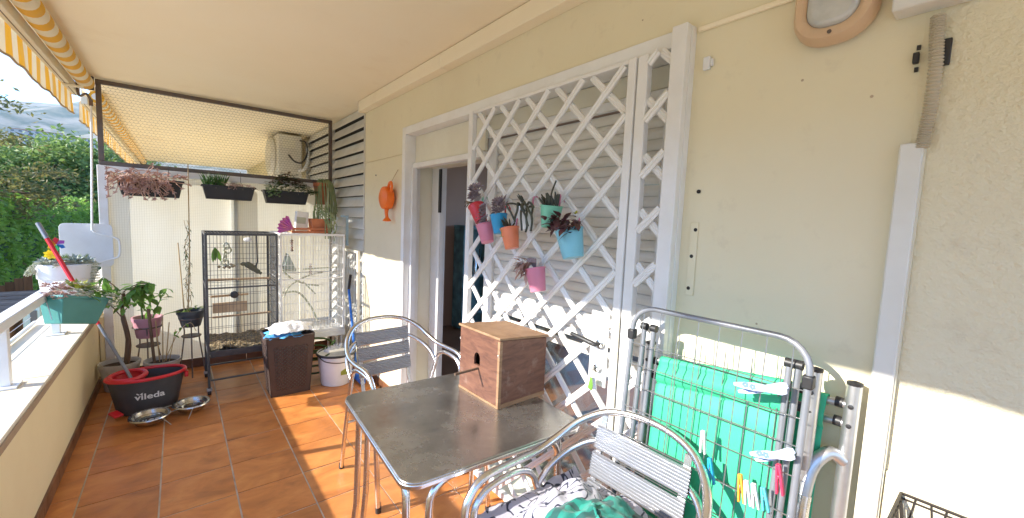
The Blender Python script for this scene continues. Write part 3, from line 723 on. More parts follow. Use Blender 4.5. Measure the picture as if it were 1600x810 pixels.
def tree(name, label, x, y, z0, ztop, rx, rz, mt, leaf, n, feather=0., group='trees beyond the garden hedge', seed=1):
    random.seed(seed)
    t = thing(name, label, 'tree', (x, y, z0), group)
    cz = ztop-rz
    MB().tube(cr_spline([(x, y, z0), (x+.15*rx, y+.1, z0+(cz-z0)*.4), (x-.05*rx, y-.1, cz), (x, y, ztop-rz*.4)], 4), [.055*rx+.03]*5+[.04*rx+.02]*4+[.02*rx+.01]*4, 8).build('trunk', 'bark', t)
    cl = []
    for k in range(46):
        a = R1(0, 2*pi); s_ = R1(-.9, 1); rr = sqrt(max(0, 1-s_*s_))*R1(.55, 1.06)
        cl.append(Vector((x+rx*rr*cos(a), y+rx*rr*sin(a), cz+rz*s_*R1(.7, 1.05))))
    for k in range(9):
        c = cl[k*5]; MB().tube(cr_spline([(x, y, cz-rz*.5), ((x+c.x)/2, (y+c.y)/2, (cz-rz*.3+c.z)/2+.1*rz), c], 3), [.03*rx]*3+[.018*rx]*3+[.006*rx], 5).build('limb', 'bark', t)
    pts = []
    for i in range(n):
        c = cl[int(random.random()**1.2*len(cl))]; q = Vector((random.gauss(0, 1), random.gauss(0, 1), random.gauss(0, .7)))*rx*(.20-.05*feather)
        if feather: q.z *= .35; q.z -= .25*hypot(q.x, q.y)
        pts.append(c+q)
    foliage('crown', mt, t, pts, leaf, .55 if not feather else .35)
    random.seed(seed+99)
    return t
tree('feathery_tree', 'feathery olive tree with drooping sprays at the left edge of the photo', -5.2, 17.5, GZ, 5.0, 2.7, 3.1, 'tree_leaf_warm', .17, 11000, 1., seed=3)
tree('round_tree', 'broad round green tree behind the hedge, nearest the railing rod', -4.9, 33, GZ, 4.75, 3.3, 3.0, 'tree_leaf', .26, 9500, seed=5)
tree('round_tree', 'dark green tree low in the gap between the feathery tree and the broad one', -6.9, 33, GZ, 4.0, 3.0, 3.0, 'tree_leaf_dark', .26, 7000, seed=8)
tree('round_tree', 'light green tree seen just behind the left post of the end screen', -3.0, 38, GZ, 5.0, 3.2, 3.2, 'tree_leaf', .28, 7000, seed=11)
tree('round_tree', 'dark tree showing through the lower left corner of the netting', -1.9, 46, GZ, 4.4, 3.2, 3.4, 'tree_leaf_dark', .3, 6000, seed=12)
tree('round_tree', 'warm green tree rising behind the dark ones at the hill foot', -9.2, 46, GZ, 5.2, 4.2, 3.6, 'tree_leaf_warm', .32, 7000, seed=15)
tree('round_tree', 'large pale green tree farthest back under the hillside', -8.2, 62, GZ, 6.2, 5.0, 4.2, 'tree_leaf', .40, 7000, seed=17)
# hedge along the garden boundary
random.seed(21)
hd = thing('hedge', 'tall leafy green hedge beyond the railing', 'hedge', (-3.6, 20, GZ))
core = []
HX, HT = -3.25, 1.50
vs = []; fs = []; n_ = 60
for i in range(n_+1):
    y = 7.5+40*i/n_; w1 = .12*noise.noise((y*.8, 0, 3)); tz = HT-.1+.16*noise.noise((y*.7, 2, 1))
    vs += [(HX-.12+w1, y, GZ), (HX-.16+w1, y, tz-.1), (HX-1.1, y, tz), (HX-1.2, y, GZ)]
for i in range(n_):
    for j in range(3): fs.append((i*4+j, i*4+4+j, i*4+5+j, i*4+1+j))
MB().add(vs, fs).build('dark_core', 'hedge_core', hd)  # filler core, the hedge's inner shade is put into its dark green
pts = []
for i in range(26000):
    y = 8+36*random.random()**1.7
    if random.random() < .72:
        z = R1(-1.6, HT+.02); bul = .16*noise.noise((y*1.6, z*1.6, 7))+.08*noise.noise((y*4, z*4, 2)); pts.append((HX-.05+bul+random.gauss(0, .05), y, z))
    else:
        x = R1(HX-1.1, HX); pts.append((x, y, HT+.06+.14*noise.noise((y*1.1, x*1.5, 4))+.07*noise.noise((y*4, x*4, 8))+abs(random.gauss(0, .07))))
foliage('foliage', 'hedge_leaf', hd, pts, .125, .7)
gr = thing('garden_handrail', 'thin grey metal handrail running along the top of the hedge', 'handrail', (-4.6, 25, GZ))
MB().tube([(-4.6, 14, 1.72), (-4.6, 44, 1.72)], .03, 6).build('rail', 'silver_tube', gr)
for y in range(15, 44, 4): MB().tube([(-4.6, y, GZ), (-4.6, y, 1.72)], .022, 6).build('post', 'silver_tube', gr)
# shed roof, fence and blue wall below the balcony
A = at(38, 480, 1, 8.0); B = at(82, 484, 1, 8.0)
bw = thing('blue_outbuilding', 'pale blue outbuilding wall below the railing', 'outbuilding', (A.x, 8, GZ))
MB().b2((A.x-.02, 8.0, GZ), (PX-.9, 8.4, A.z)).build('wall', 'blue_wall', bw)
MB().b2((A.x-.05, 7.97, A.z+.001), (PX-.9, 8.42, A.z+.05)).build('coping', 'white_paint', bw, bev=.01)
q = at(53, 500, 1, 7.99); MB().b2((q.x-.03, 7.985, q.z-.16), (q.x+.03, 7.999, q.z+.12)).build('slot_window', 'far_window', bw)
sd = thing('plank_shed', 'low shed with weathered grey plank roof left of the blue wall', 'shed', (-3, 8.6, GZ))
zf = at(20, 457, 1, 10.2).z; zn = at(20, 489, 1, 7.7).z
pm = MB().box((0, 0, 0), (1, .235, .03)).build('roof_plank', 'old_planks'); pmm = pm.data; bpy.data.objects.remove(pm)
for k in range(11):
    t = (k+.5)/11; y = 7.7+2.5*t
    inst(pmm, 'roof_plank', sd, Matrix.Translation((A.x-1.22, y, zn+(zf-zn)*t+R1(-.006, .006))) @ Matrix.Rotation(atan2(zf-zn, 2.5), 4, 'X') @ Matrix.Diagonal((2.3, 1, 1, 1)))
MB().b2((A.x-2.3, 7.75, GZ), (A.x-.12, 10.1, min(zn, zf)-.03)).build('walls', 'brown_planks', sd)
fc = thing('board_fence', 'brown vertical board fence in front of the hedge', 'fence', (-2.6, 11.5, GZ))
fz0 = at(0, 447, 1, 11.3).z; fz1 = at(46, 428, 1, 11.3).z; xa = at(0, 447, 1, 11.3).x; xb = at(46, 428, 1, 11.3).x
fm = MB().box((0, 0, -1.5), (.105, .025, 3.0)).build('board', 'brown_planks'); fmm = fm.data; bpy.data.objects.remove(fm)
for k in range(-6, 10):
    x = xa+.11*k
    if x < xb+.05: inst(fmm, 'board', fc, Matrix.Translation((x, 11.3, fz0+(fz1-fz0)*(x-xa)/(xb-xa)+R1(-.012, .012))))
# far buildings at the foot of the hill
def far_house(x, y, z, w_, d, h, label, fl_=3):
    b = thing('far_building', label, 'building', (x, y, z), 'buildings at the foot of the hill')
    MB().b2((x-w_/2, y-d/2, z-25), (x+w_/2, y+d/2, z+h)).build('walls', 'far_render', b)
    MB().b2((x-w_/2-.4, y-d/2-.4, z+h+.01), (x+w_/2+.4, y+d/2+.4, z+h+.5)).build('roof', 'terracotta', b)
    for f_ in range(fl_):
        n_ = max(2, int(w_/4.5))
        for k in range(n_):
            MB().b2((x-w_/2+w_*(k+.3)/n_, y-d/2-.12, z+h*(f_+.3)/fl_), (x-w_/2+w_*(k+.72)/n_, y-d/2-.02, z+h*(f_+.8)/fl_)).build('window', 'far_window', b)
E1 = at(66, 206, 1, 640); far_house(E1.x, 640, E1.z-10, 30, 14, 9, 'long pale apartment block on the slope above the trees', 3)
E2 = at(28, 205, 1, 560); far_house(E2.x, 560, E2.z-10, 9, 10, 11, 'tall narrow pale block left of the long one on the slope', 4)
E3 = at(128, 214, 1, 520); far_house(E3.x, 520, E3.z-8, 16, 12, 6, 'low pale house on the slope near the winding rod', 2)
# ------------------------------------------------------------------ table
def table_mat():
    mt, t, b = nodes('table_steel'); L = t.links.new
    tcn = N(t, 'TexCoord')
    n1 = N(t, 'TexNoise', Scale=7., Detail=8., Roughness=.7); L(tcn.outputs['Object'], n1.inputs['Vector'])
    r1 = N(t, 'ValToRGB'); e = r1.color_ramp.elements; e[0].position = .33; e[0].color = (.30, .285, .26, 1); e[1].position = .7; e[1].color = (.47, .45, .41, 1); L(n1.outputs[0], r1.inputs[0])
    n2 = N(t, 'TexNoise', Scale=260., Detail=2.); L(tcn.outputs['Object'], n2.inputs['Vector'])
    m2 = N(t, 'MapRange'); m2.inputs['From Min'].default_value = .66; m2.inputs['From Max'].default_value = .72; m2.inputs['To Max'].default_value = .5; L(n2.outputs[0], m2.inputs[0])
    x2 = N(t, 'MixRGB'); x2.inputs[2].default_value = (.62, .58, .5, 1); L(m2.outputs[0], x2.inputs[0]); L(r1.outputs[0], x2.inputs[1])
    L(x2.outputs[0], b.inputs['Base Color']); b.inputs['Metallic'].default_value = .85
    n3 = N(t, 'TexNoise', Scale=3.5, Detail=7., Roughness=.75); L(tcn.outputs['Object'], n3.inputs['Vector'])
    rr = N(t, 'MapRange'); rr.inputs['From Min'].default_value = .3; rr.inputs['From Max'].default_value = .7; rr.inputs['To Min'].default_value = .14; rr.inputs['To Max'].default_value = .38; L(n3.outputs[0], rr.inputs[0]); L(rr.outputs[0], b.inputs['Roughness'])
    bp = N(t, 'Bump', Strength=.12, Distance=.002); L(n2.outputs[0], bp.inputs['Height']); L(bp.outputs[0], b.inputs['Normal'])
table_mat()
TZ = .742; TS = .715
tb = thing('metal_table', 'square brushed metal cafe table with rounded corners', 'table', (0, 0, 0))
MB().prism(rrect(TS, TS, .055, 6), .022, Matrix.Translation((0, 0, TZ-.022))).build('table_top', 'table_steel', tb, bev=.004)
MB().prism(rrect(TS+.004, TS+.004, .056, 6), .016, Matrix.Translation((0, 0, TZ-.0235))).build('edge_band', 'aluminium', tb, bev=.003)
h_ = TS/2-.06
for k in range(4):
    R4 = Matrix.Rotation(k*pi/2, 3, 'Z'); o_ = .034; yy = h_+.024
    pth = [(-h_+o_-.02, yy+.03, 0), (-h_+o_-.004, yy, .30), (-h_+o_, yy-.006, .58)]
    for q in range(1, 7):
        a = pi/2*q/6; pth.append((-h_+o_+.09*(1-cos(a)), yy-.006, .625+.078*sin(a)))
    full = pth+[(-x, y, z) for x, y, z in pth[::-1]]
    MB().tube([R4 @ Vector(p) for p in full], .0125, 10).build('leg_frame', 'aluminium', tb)
    MB().lathe([(.015, 0), (.015, .02)], 10, R4 @ Vector((-h_+o_-.02, yy+.03, 0))).build('foot', 'black_plastic', tb)
tb.location = (.858, 1.358, 0); tb.rotation_euler = (0, 0, radians(-3.5))

# ------------------------------------------------------------------ aluminium armchairs
def ribbed(L, h, ribs, t_=.006):
    """extruded slat with half round ribs; x along, z up, front faces -y"""
    pr = []
    for i in range(ribs):
        for a in (0, .5, 1.):
            pr.append((-t_*.75*sin(pi*a) if a == .5 else 0, -h/2+h*(i+a*.999)/ribs))
    n_ = len(pr)
    vs = [(x, y, z) for x in (-L/2, L/2) for y, z in pr]+[(x, .004, z) for x in (-L/2, L/2) for z in (-h/2, h/2)]
    fs = [(i, n_+i, n_+i+1, i+1) for i in range(n_-1)]
    o = 2*n_; fs += [(o, o+1, o+3, o+2), (n_-1, 2*n_-1, o+3, o+1), (0, o, o+2, n_)]
    return MB().add(vs, fs)
def src_mesh(mb_, name, mt, smooth=True):
    o = mb_.build(name, mt, None, smooth=smooth); me = o.data; bpy.data.objects.remove(o); return me
back_me = src_mesh(ribbed(.335, .082, 8, .010), 'backrest_slat', 'alu_slat'); seat_me = src_mesh(ribbed(.44, .066, 6, .009), 'seat_slat', 'alu_slat')
def make_chair(label):
    c = thing('metal_armchair', label, 'chair', (0, 0, 0), 'aluminium armchairs at the table')
    mir = lambda P: P+[(-x, y, z) for x, y, z in P[::-1]]
    top = [(-.247, -.262, 0), (-.262, -.262, .32), (-.272, -.258, .60), (-.276, -.235, .675), (-.278, -.18, .712), (-.280, -.06, .716), (-.276, .04, .722), (-.262, .12, .752), (-.228, .19, .802), (-.165, .245, .845), (-.085, .27, .866), (0, .277, .871)]
    MB().tube(cr_spline(mir(top[:-1])[:11]+[top[-1]]+[(-x, y, z) for x, y, z in top[:-1][::-1]], 5), .0128, 10).build('arm_hoop', 'aluminium', c)
    low = [(-.268, .035, .60), (-.264, .095, .655), (-.240, .165, .70), (-.182, .222, .742), (-.09, .252, .765), (0, .262, .772)]
    MB().tube(cr_spline(low+[(-x, y, z) for x, y, z in low[:-1][::-1]], 5), .0115, 10).build('lower_hoop', 'aluminium', c)
    for s_ in (-1, 1):
        u = [(.236, -.236, 0), (.250, -.236, .34), (.262, -.233, .60), (.266, -.20, .665), (.268, -.14, .684), (.270, -.05, .684), (.270, .01, .655), (.268, .04, .59), (.258, .14, .30), (.248, .23, 0)]
        MB().tube(cr_spline([(s_*x, y, z) for x, y, z in u], 5), .0115, 10).build('leg_frame', 'aluminium', c)
        for p in ((.247, -.262), (.236, -.236), (.248, .23)):
            MB().lathe([(.0145, 0), (.0145, .03)], 10, (s_*p[0], p[1], 0)).build('foot_cap', 'black_plastic', c)
        MB().tube([(s_*.258, -.236, .425), (s_*.25, 0, .425), (s_*.258, .10, .41)], .010, 8).build('seat_rail', 'aluminium', c)
        st = [(s_*.150, .13, .40), (s_*.150, .170, .52), (s_*.152, .202, .66), (s_*.150, .232, .79), (s_*.150, .242, .842)]
        for a, b in zip(st[:-1], st[1:]): pass
        m_ = MB()
        vs = [(x+dx, y+dy, z) for x, y, z in st for dx, dy in ((-.011, -.003), (.011, -.003), (.011, .003), (-.011, .003))]
        n_ = len(st); fs = [(i*4+k, i*4+(k+1) % 4, i*4+4+(k+1) % 4, i*4+4+k) for i in range(n_-1) for k in range(4)]+[(0, 1, 2, 3), (n_*4-1, n_*4-2, n_*4-3, n_*4-4)]
        m_.add(vs, fs).build('back_strap', 'aluminium', c)
    MB().tube([(-.25, .135, .32), (.25, .135, .32)], .009, 8).build('stretcher', 'aluminium', c)
    for y, z in ((.198, .678), (.178, .588), (.219, .768)):
        inst(back_me, 'backrest_slat', c, Matrix.Translation((0, y, z)) @ Matrix.Rotation(radians(-10), 4, 'X'))
    for k in range(5):
        inst(seat_me, 'seat_slat', c, Matrix.Translation((0, -.205+.085*k, .446-.006*k)) @ Matrix.Rotation(radians(-91.5), 4, 'X'))
    return c
ch = make_chair('aluminium armchair facing the camera on the far side of the table')
ch.location = (.985, 2.20, 0); ch.rotation_euler = (0, 0, radians(4))
ch2 = copy_tree(ch); ch2['label'] = 'aluminium armchair in the foreground with clothes heaped on its seat'
ch2.location = (.905, .695, 0); ch2.rotation_euler = (0, 0, radians(-89))

# ------------------------------------------------------------------ wooden nest box
def wood_mat(name, a, b_, sc=3.):
    mt, t, b = nodes(name); L = t.links.new
    tcn = N(t, 'TexCoord'); mpn = N(t, 'Mapping', Scale=(3., 3., 14.)); L(tcn.outputs['Object'], mpn.inputs[0])
    n0 = N(t, 'TexNoise', Scale=2.4, Detail=3.); L(tcn.outputs['Object'], n0.inputs['Vector'])
    va = N(t, 'VectorMath', operation='ADD'); L(mpn.outputs[0], va.inputs[0]); L(n0.outputs['Color'], va.inputs[1])
    n1 = N(t, 'TexNoise', Scale=sc, Detail=7., Roughness=.65, Distortion=.8); L(va.outputs[0], n1.inputs['Vector'])
    r1 = N(t, 'ValToRGB'); e = r1.color_ramp.elements; e[0].position = .32; e[0].color = c4(a); e[1].position = .72; e[1].color = c4(b_); L(n1.outputs[0], r1.inputs[0])
    n2 = N(t, 'TexNoise', Scale=9., Detail=6., Roughness=.7); L(tcn.outputs['Object'], n2.inputs['Vector'])
    m2 = N(t, 'MapRange'); m2.inputs['From Min'].default_value = .58; m2.inputs['From Max'].default_value = .78; m2.inputs['To Max'].default_value = .6; L(n2.outputs[0], m2.inputs[0])
    x2 = N(t, 'MixRGB'); x2.inputs[2].default_value = (.36, .27, .22, 1); L(m2.outputs[0], x2.inputs[0]); L(r1.outputs[0], x2.inputs[1])
    L(x2.outputs[0], b.inputs['Base Color']); b.inputs['Roughness'].default_value = .6
    bp = N(t, 'Bump', Strength=.3, Distance=.002); L(n1.outputs[0], bp.inputs['Height']); L(bp.outputs[0], b.inputs['Normal'])
wood_mat('nest_wood', (.095, .038, .024), (.20, .088, .052)); wood_mat('nest_wood_edge', (.22, .12, .06), (.36, .22, .12))
nb_ = thing('nest_box', 'brown wooden bird nest box with arched hole and perch on the table', 'nest box', (0, 0, 0))
nw_, nd, nh0, nh1 = .262, .285, .285, .262       # local: x depth into the wall side, y along; front face looks to -x
t_ = .011
# front wall with an arched hole cut through it
fp = MB().b2((0, -nd/2, 0), (t_, nd/2, nh0)).build('front_panel', 'nest_wood', nb_, smooth=False)
hy, hz = .012, .165
arch = [(-.021, -.026), (.021, -.026)]+[(.021*cos(q), .004+.026*sin(q)) for q in [pi*i/12 for i in range(13)]]
cut = MB().add([(xx, hy+a, hz+b) for xx in (-.03, .05) for a, b in arch], [tuple(range(15))[::-1], tuple(range(15, 30))]+[(i, (i+1) % 15, 15+(i+1) % 15, 15+i) for i in range(15)]).build('cutter', 'nest_wood_edge')
bm_ = fp.modifiers.new('hole', 'BOOLEAN'); bm_.operation = 'DIFFERENCE'; bm_.object = cut; bm_.solver = 'EXACT'
bpy.context.view_layer.update()
nm_ = bpy.data.meshes.new_from_object(fp.evaluated_get(bpy.context.evaluated_depsgraph_get()))
fp.modifiers.clear(); fp.data = nm_; bpy.data.objects.remove(cut)
for yy_, zz_ in ((-.12, .27), (.12, .27), (-.12, .02), (.12, .02), (-.125, .14)):
    MB().lathe([(.0026, 0), (.0026, .0012), (.001, .0014)], 8, (0, yy_, zz_), R=rot('Y', -90)).build('nail', 'dark_steel', nb_)
MB().b2((t_, -nd/2+.011, 0), (nw_-t_, nd/2-.011, .010)).build('bottom_panel', 'nest_wood', nb_)
def side_panel(y0, y1, nm):
    vs = [(t_+.0005, y0, 0), (nw_, y0, 0), (nw_, y0, nh1-.004), (t_+.0005, y0, nh0-.003), (t_+.0005, y1, 0), (nw_, y1, 0), (nw_, y1, nh1-.004), (t_+.0005, y1, nh0-.003)]
    MB().add(vs, [(0, 1, 2, 3), (4, 7, 6, 5), (0, 4, 5, 1), (1, 5, 6, 2), (2, 6, 7, 3), (3, 7, 4, 0)]).build(nm, 'nest_wood', nb_, smooth=False, bev=.001)
side_panel(-nd/2, -nd/2+t_, 'side_panel'); side_panel(nd/2-t_, nd/2, 'side_panel')
MB().b2((nw_-t_, -nd/2+.0115, .0105), (nw_, nd/2-.0115, nh1-.006)).build('back_panel', 'nest_wood', nb_)
ang = atan2(nh1-nh0, nw_)
MB().box((nw_/2, 0, (nh0+nh1)/2+.005), (nw_+.018, nd+.012, .010), rot('Y', -math.degrees(ang))).build('lid', 'nest_wood_edge', nb_, bev=.002)
MB().tube([(-.12, -.002, .128), (.012, .002, .128)], .0058, 8).build('perch', 'bark', nb_)
for z in (.0, .002):
    pass
MB().b2((-.004, -nd/2-.002, 0), (t_, -nd/2+.012, nh0-.006)).build('corner_batten', 'nest_wood_edge', nb_, bev=.001)
MB().b2((-.003, -nd/2+.0125, .0), (-.0005, nd/2, .010)).build('base_batten', 'nest_wood_edge', nb_)
MB().b2((t_+.001, -nd/2-.0025, 0), (nw_, -nd/2-.0005, .018)).build('base_batten', 'nest_wood_edge', nb_)
for y, z in ((-nd/2+.004, .225), (nd/2-.01, .235)):
    MB().tube(cr_spline([(-.001, y, z), (-.010, y-.004, z+.003), (-.012, y-.006, z-.006), (-.004, y-.007, z-.009)]), .0012, 6).build('wire_hook', 'wire_steel', nb_)
nb_.location = (.985, 1.405, TZ+.0005); nb_.rotation_euler = (0, 0, radians(1.5))

# ------------------------------------------------------------------ clothes heaped on the near chair
def print_mat(name, base, ink, kind):
    mt, t, b = nodes(name); L = t.links.new
    tcn = N(t, 'TexCoord')
    if kind == 'scrawl':
        n0 = N(t, 'TexNoise', Scale=17., Detail=.6); L(tcn.outputs['UV'], n0.inputs['Vector'])
        # thin broken contour lines of a noise field
        s1 = N(t, 'Math', operation='SUBTRACT'); s1.inputs[1].default_value = .5; L(n0.outputs[0], s1.inputs[0])
        a1 = N(t, 'Math', operation='ABSOLUTE'); L(s1.outputs[0], a1.inputs[0])
        m1 = N(t, 'MapRange'); m1.inputs['From Min'].default_value = .040; m1.inputs['From Max'].default_value = .028; L(a1.outputs[0], m1.inputs[0])
        n2 = N(t, 'TexNoise', Scale=19., Detail=0.); mp2 = N(t, 'Mapping'); mp2.inputs['Location'].default_value = (5, 3, 0); L(tcn.outputs['UV'], mp2.inputs[0]); L(mp2.outputs[0], n2.inputs['Vector'])
        g = N(t, 'Math', operation='GREATER_THAN'); g.inputs[1].default_value = .42; L(n2.outputs[0], g.inputs[0])
        f_ = N(t, 'Math', operation='MULTIPLY'); L(m1.outputs[0], f_.inputs[0]); L(g.outputs[0], f_.inputs[1]); fac = f_.outputs[0]
        mx = N(t, 'MixRGB'); mx.inputs[1].default_value = c4(base); mx.inputs[2].default_value = c4(ink); L(fac, mx.inputs[0]); out = mx.outputs[0]
    else:
        v = N(t, 'TexVoronoi', Scale=26.); n0 = N(t, 'TexNoise', Scale=9., Detail=2.); va = N(t, 'VectorMath', operation='ADD')
        L(tcn.outputs['UV'], n0.inputs['Vector']); sc_ = N(t, 'VectorMath', operation='SCALE', Scale=.12); L(n0.outputs['Color'], sc_.inputs[0])
        L(tcn.outputs['UV'], va.inputs[0]); L(sc_.outputs[0], va.inputs[1]); L(va.outputs[0], v.inputs['Vector'])
        r_ = N(t, 'ValToRGB'); r_.color_ramp.interpolation = 'CONSTANT'; e = r_.color_ramp.elements
        e[0].position = 0; e[0].color = (.01, .20, .155, 1); e[1].position = .38; e[1].color = (.015, .09, .08, 1)
        k = e.new(.58); k.color = (.02, .29, .23, 1); k = e.new(.78); k.color = (.04, .09, .09, 1); k = e.new(.90); k.color = (.55, .58, .57, 1)
        L(v.outputs['Color'], r_.inputs[0]); out = r_.outputs[0]
    L(out, b.inputs['Base Color']); b.inputs['Roughness'].default_value = .85; b.inputs['Sheen Weight'].default_value = .15
    nb2 = N(t, 'TexNoise', Scale=220.); L(tcn.outputs['Object'], nb2.inputs['Vector']); bp = N(t, 'Bump', Strength=.2, Distance=.001); L(nb2.outputs[0], bp.inputs['Height']); L(bp.outputs[0], b.inputs['Normal'])
print_mat('scrawl_cloth', (.42, .41, .48), (.02, .025, .05), 'scrawl'); print_mat('leaf_cloth', (.02, .3, .25), (0, 0, 0), 'leaf')
mat('grey_cloth', (.13, .17, .165), .9, bump=.2, bscale=200)
def heap(name, label, mt, c, R, hgt, seed, fold=.05, n=72, top=None, par=None, drape=None):
    vs = []; fs = []; uv = []
    for i in range(n+1):
        for j in range(n+1):
            u, v = i/n*2-1, j/n*2-1
            x, y = u*R[0], v*R[1]; r2 = min(1.5, (abs(u)**3+abs(v)**3)**(1/3))
            h = hgt*max(0, 1-r2**2.2)
            q = Vector((u*1.6, v*1.6, seed))
            warp = Vector((noise.noise(q*1.3), noise.noise(q*1.3+Vector((9, 2, 4))), 0))
            rid = 1-sqrt(noise.noise((q+warp*.9)*1.25)**2+.006)*2.2
            rid2 = 1-sqrt(noise.noise((q+warp)*2.7+Vector((4, 4, 1)))**2+.008)*2.
            z = h+fold*rid*(.35+.65*(1-r2*.5))+fold*.25*rid2
            x += warp.x*.05; y += warp.y*.05
            if drape: x, y, z = drape(x, y, z, u, v)
            vs.append((c[0]+x, c[1]+y, c[2]+max(z, -.5))); uv.append((u*R[0]*1.5, v*R[1]*1.5))
    for i in range(n):
        for j in range(n): a = i*(n+1)+j; fs.append((a, a+n+1, a+n+2, a+1))
    o = MB().add(vs, fs).build(name, mt, par, ang=180)
    ul = o.data.uv_layers.new(name='UVMap')
    for l in o.data.loops: ul.data[l.index].uv = uv[l.vertex_index]
    sm = o.modifiers.new('thick', 'SOLIDIFY'); sm.thickness = .003
    if label: tag(o, label, 'clothing', 'laundry on the near chair')
    return o
def dr_white(x, y, z, u, v):
    if u < -.70: z -= (abs(u)-.70)*.9; x = x*.93
    if v > .80: z += (v-.8)*.35
    return x, y, z
heap('printed_sheet', 'white cloth with black scrawled print crumpled on the near chair', 'scrawl_cloth', (.85, .70, .52), (.285, .255), .20, 3.1, .026, drape=dr_white)
heap('leaf_print_shirt', 'green leaf printed garment lying on the white cloth', 'leaf_cloth', (.78, .575, .685), (.18, .16), .085, 8.3, .030)
heap('grey_shirt', 'grey green garment tucked between the printed cloths', 'grey_cloth', (.885, .63, .668), (.12, .13), .05, 5.7, .018)
# ------------------------------------------------------------------ folded deck chairs against the wall
def cloth_mat(name, col, weave=True):
    mt, t, b = nodes(name); L = t.links.new
    tcn = N(t, 'TexCoord'); wv = N(t, 'TexWave', Scale=160.); wv.bands_direction = 'DIAGONAL'; L(tcn.outputs['Object'], wv.inputs['Vector'])
    n1 = N(t, 'TexNoise', Scale=5., Detail=4.); L(tcn.outputs['Object'], n1.inputs['Vector'])
    mr = N(t, 'MapRange'); mr.inputs['From Min'].default_value = .3; mr.inputs['From Max'].default_value = .7; mr.inputs['To Min'].default_value = .88; mr.inputs['To Max'].default_value = 1.06; L(n1.outputs[0], mr.inputs[0])
    hs = N(t, 'HueSaturation'); hs.inputs['Color'].default_value = c4(col); L(mr.outputs[0], hs.inputs['Value']); L(hs.outputs[0], b.inputs['Base Color'])
    b.inputs['Roughness'].default_value = .6
    bp = N(t, 'Bump', Strength=.25, Distance=.0012); L(wv.outputs[0], bp.inputs['Height']); L(bp.outputs[0], b.inputs['Normal'])
    tr = N(t, 'BsdfTranslucent'); L(hs.outputs[0], tr.inputs[0]); ms = N(t, 'MixShader'); ms.inputs[0].default_value = .2
    L(b.outputs[0], ms.inputs[1]); L(tr.outputs[0], ms.inputs[2]); L(ms.outputs[0], t.nodes['Material Output'].inputs[0])
cloth_mat('green_sling', (.06, .58, .30))
def deck_chair(label, x, yL, yR, zL, zR, dx=.05, arm=True):
    c = thing('folded_deck_chair', label, 'deck chair', (x, (yL+yR)/2, 0), 'folded green deck chairs')
    for y, z in ((yL, zL), (yR, zR)):
        MB().tube([(x-dx, y+.004, .0), (x, y, z)], .0165, 14).build('side_tube', 'silver_tube', c)
        MB().lathe([(.0155, 0), (.017, .002), (.017, .008), (.004, .012)], 14, (x, y, z-.003)).build('end_cap', 'black_plastic', c)
    zt = lambda k, d: (zL if k else zR)-d
    for d in (.055, .105):
        MB().tube([(x-.002, yL, zL-d), (x-.002, yR, zR-d)], .0105, 10).build('crossbar', 'silver_tube', c)
        for y, z, s_ in ((yL, zL-d, -1), (yR, zR-d, 1)):
            MB().tube([(x-.002, y+s_*.018, z), (x-.002, y+s_*.034, z)], .0135, 10).build('crossbar_cap', 'black_plastic', c)
            MB().lathe([(.006, 0), (.006, .003), (.001, .004)], 8, (x-.017, y, z), R=rot('Y', -90)).build('rivet', 'black_plastic', c)
    MB().tube([(x-dx*.9, yL, .12), (x-dx*.9, yR, .12)], .0105, 10).build('crossbar', 'silver_tube', c)
    # sling: wraps the upper bar then hangs with a slight belly
    ya, yb = yL-.045, yR+.05
    vs = []; fs = []; prof = []
    zc = (zL+zR)/2-.055
    for k in range(9):
        a = pi*1.1-pi*1.35*k/8; prof.append((.019*sin(a-pi/2)*-1 if False else -.0, 0))
    ring = [(x-.002+.017*cos(a), .017*sin(a)) for a in [(-.35+1.5*i/10)*pi for i in range(11)]]
    down = [(x-.026-dx*.85*t-.012*sin(pi*t), -.03-(zc-.17)*t) for t in [i/16 for i in range(17)]]
    crease = [(x-.030, -.030), (x-.031, -.055), (x-.024, -.066), (x-.019, -.072)]
    down = [(px_, pz_-.045) for px_, pz_ in down]
    line = ring+crease+down
    ny_ = 30
    for i in range(ny_+1):
        y = ya+(yb-ya)*i/ny_; dz = (zL+(zR-zL)*(y-yL)/(yR-yL))-(zL+zR)/2
        for j, (px_, pz_) in enumerate(line):
            w_ = (.0035*noise.noise((y*9, j*.22, 3))+.002*sin(y*40+j*.1))*min(1, (j-14)/6) if j > 14 else 0
            vs.append((px_+w_, y, zc+pz_+dz))
    nl = len(line)
    for i in range(ny_):
        for j in range(nl-1): fs.append((i*nl+j, i*nl+j+1, (i+1)*nl+j+1, (i+1)*nl+j))
    so = MB().add(vs, fs).build('sling', 'green_sling', c, ang=180); md = so.modifiers.new('thick', 'SOLIDIFY'); md.thickness = .0015
    if arm:
        ap = cr_spline([(x-.01, yR+.004, zR-.20), (x-.03, yR+.03, zR-.185), (x-.06, yR+.055, zR-.225), (x-.085, yR+.062, zR-.31), (x-.095, yR+.06, zR-.44), (x-.09, yR+.055, zR-.7)], 6)
        MB().tube(ap, .0165, 12).build('armrest_tube', 'silver_tube', c)
        MB().tube(ap[17:24], .0185, 12).build('armrest_sleeve', 'aluminium', c)
        MB().tube(ap[24:], .0205, 12).build('armrest_grip', 'black_plastic', c)
    return c
deck_chair('folded green deck chair nearest the wall, its silver tube farthest right', 1.318, .775, .226, 1.085, 1.128, .03)
deck_chair('folded green deck chair in front, its sling behind the drying rack', 1.258, .765, .296, 1.105, 1.155, .05, arm=False)

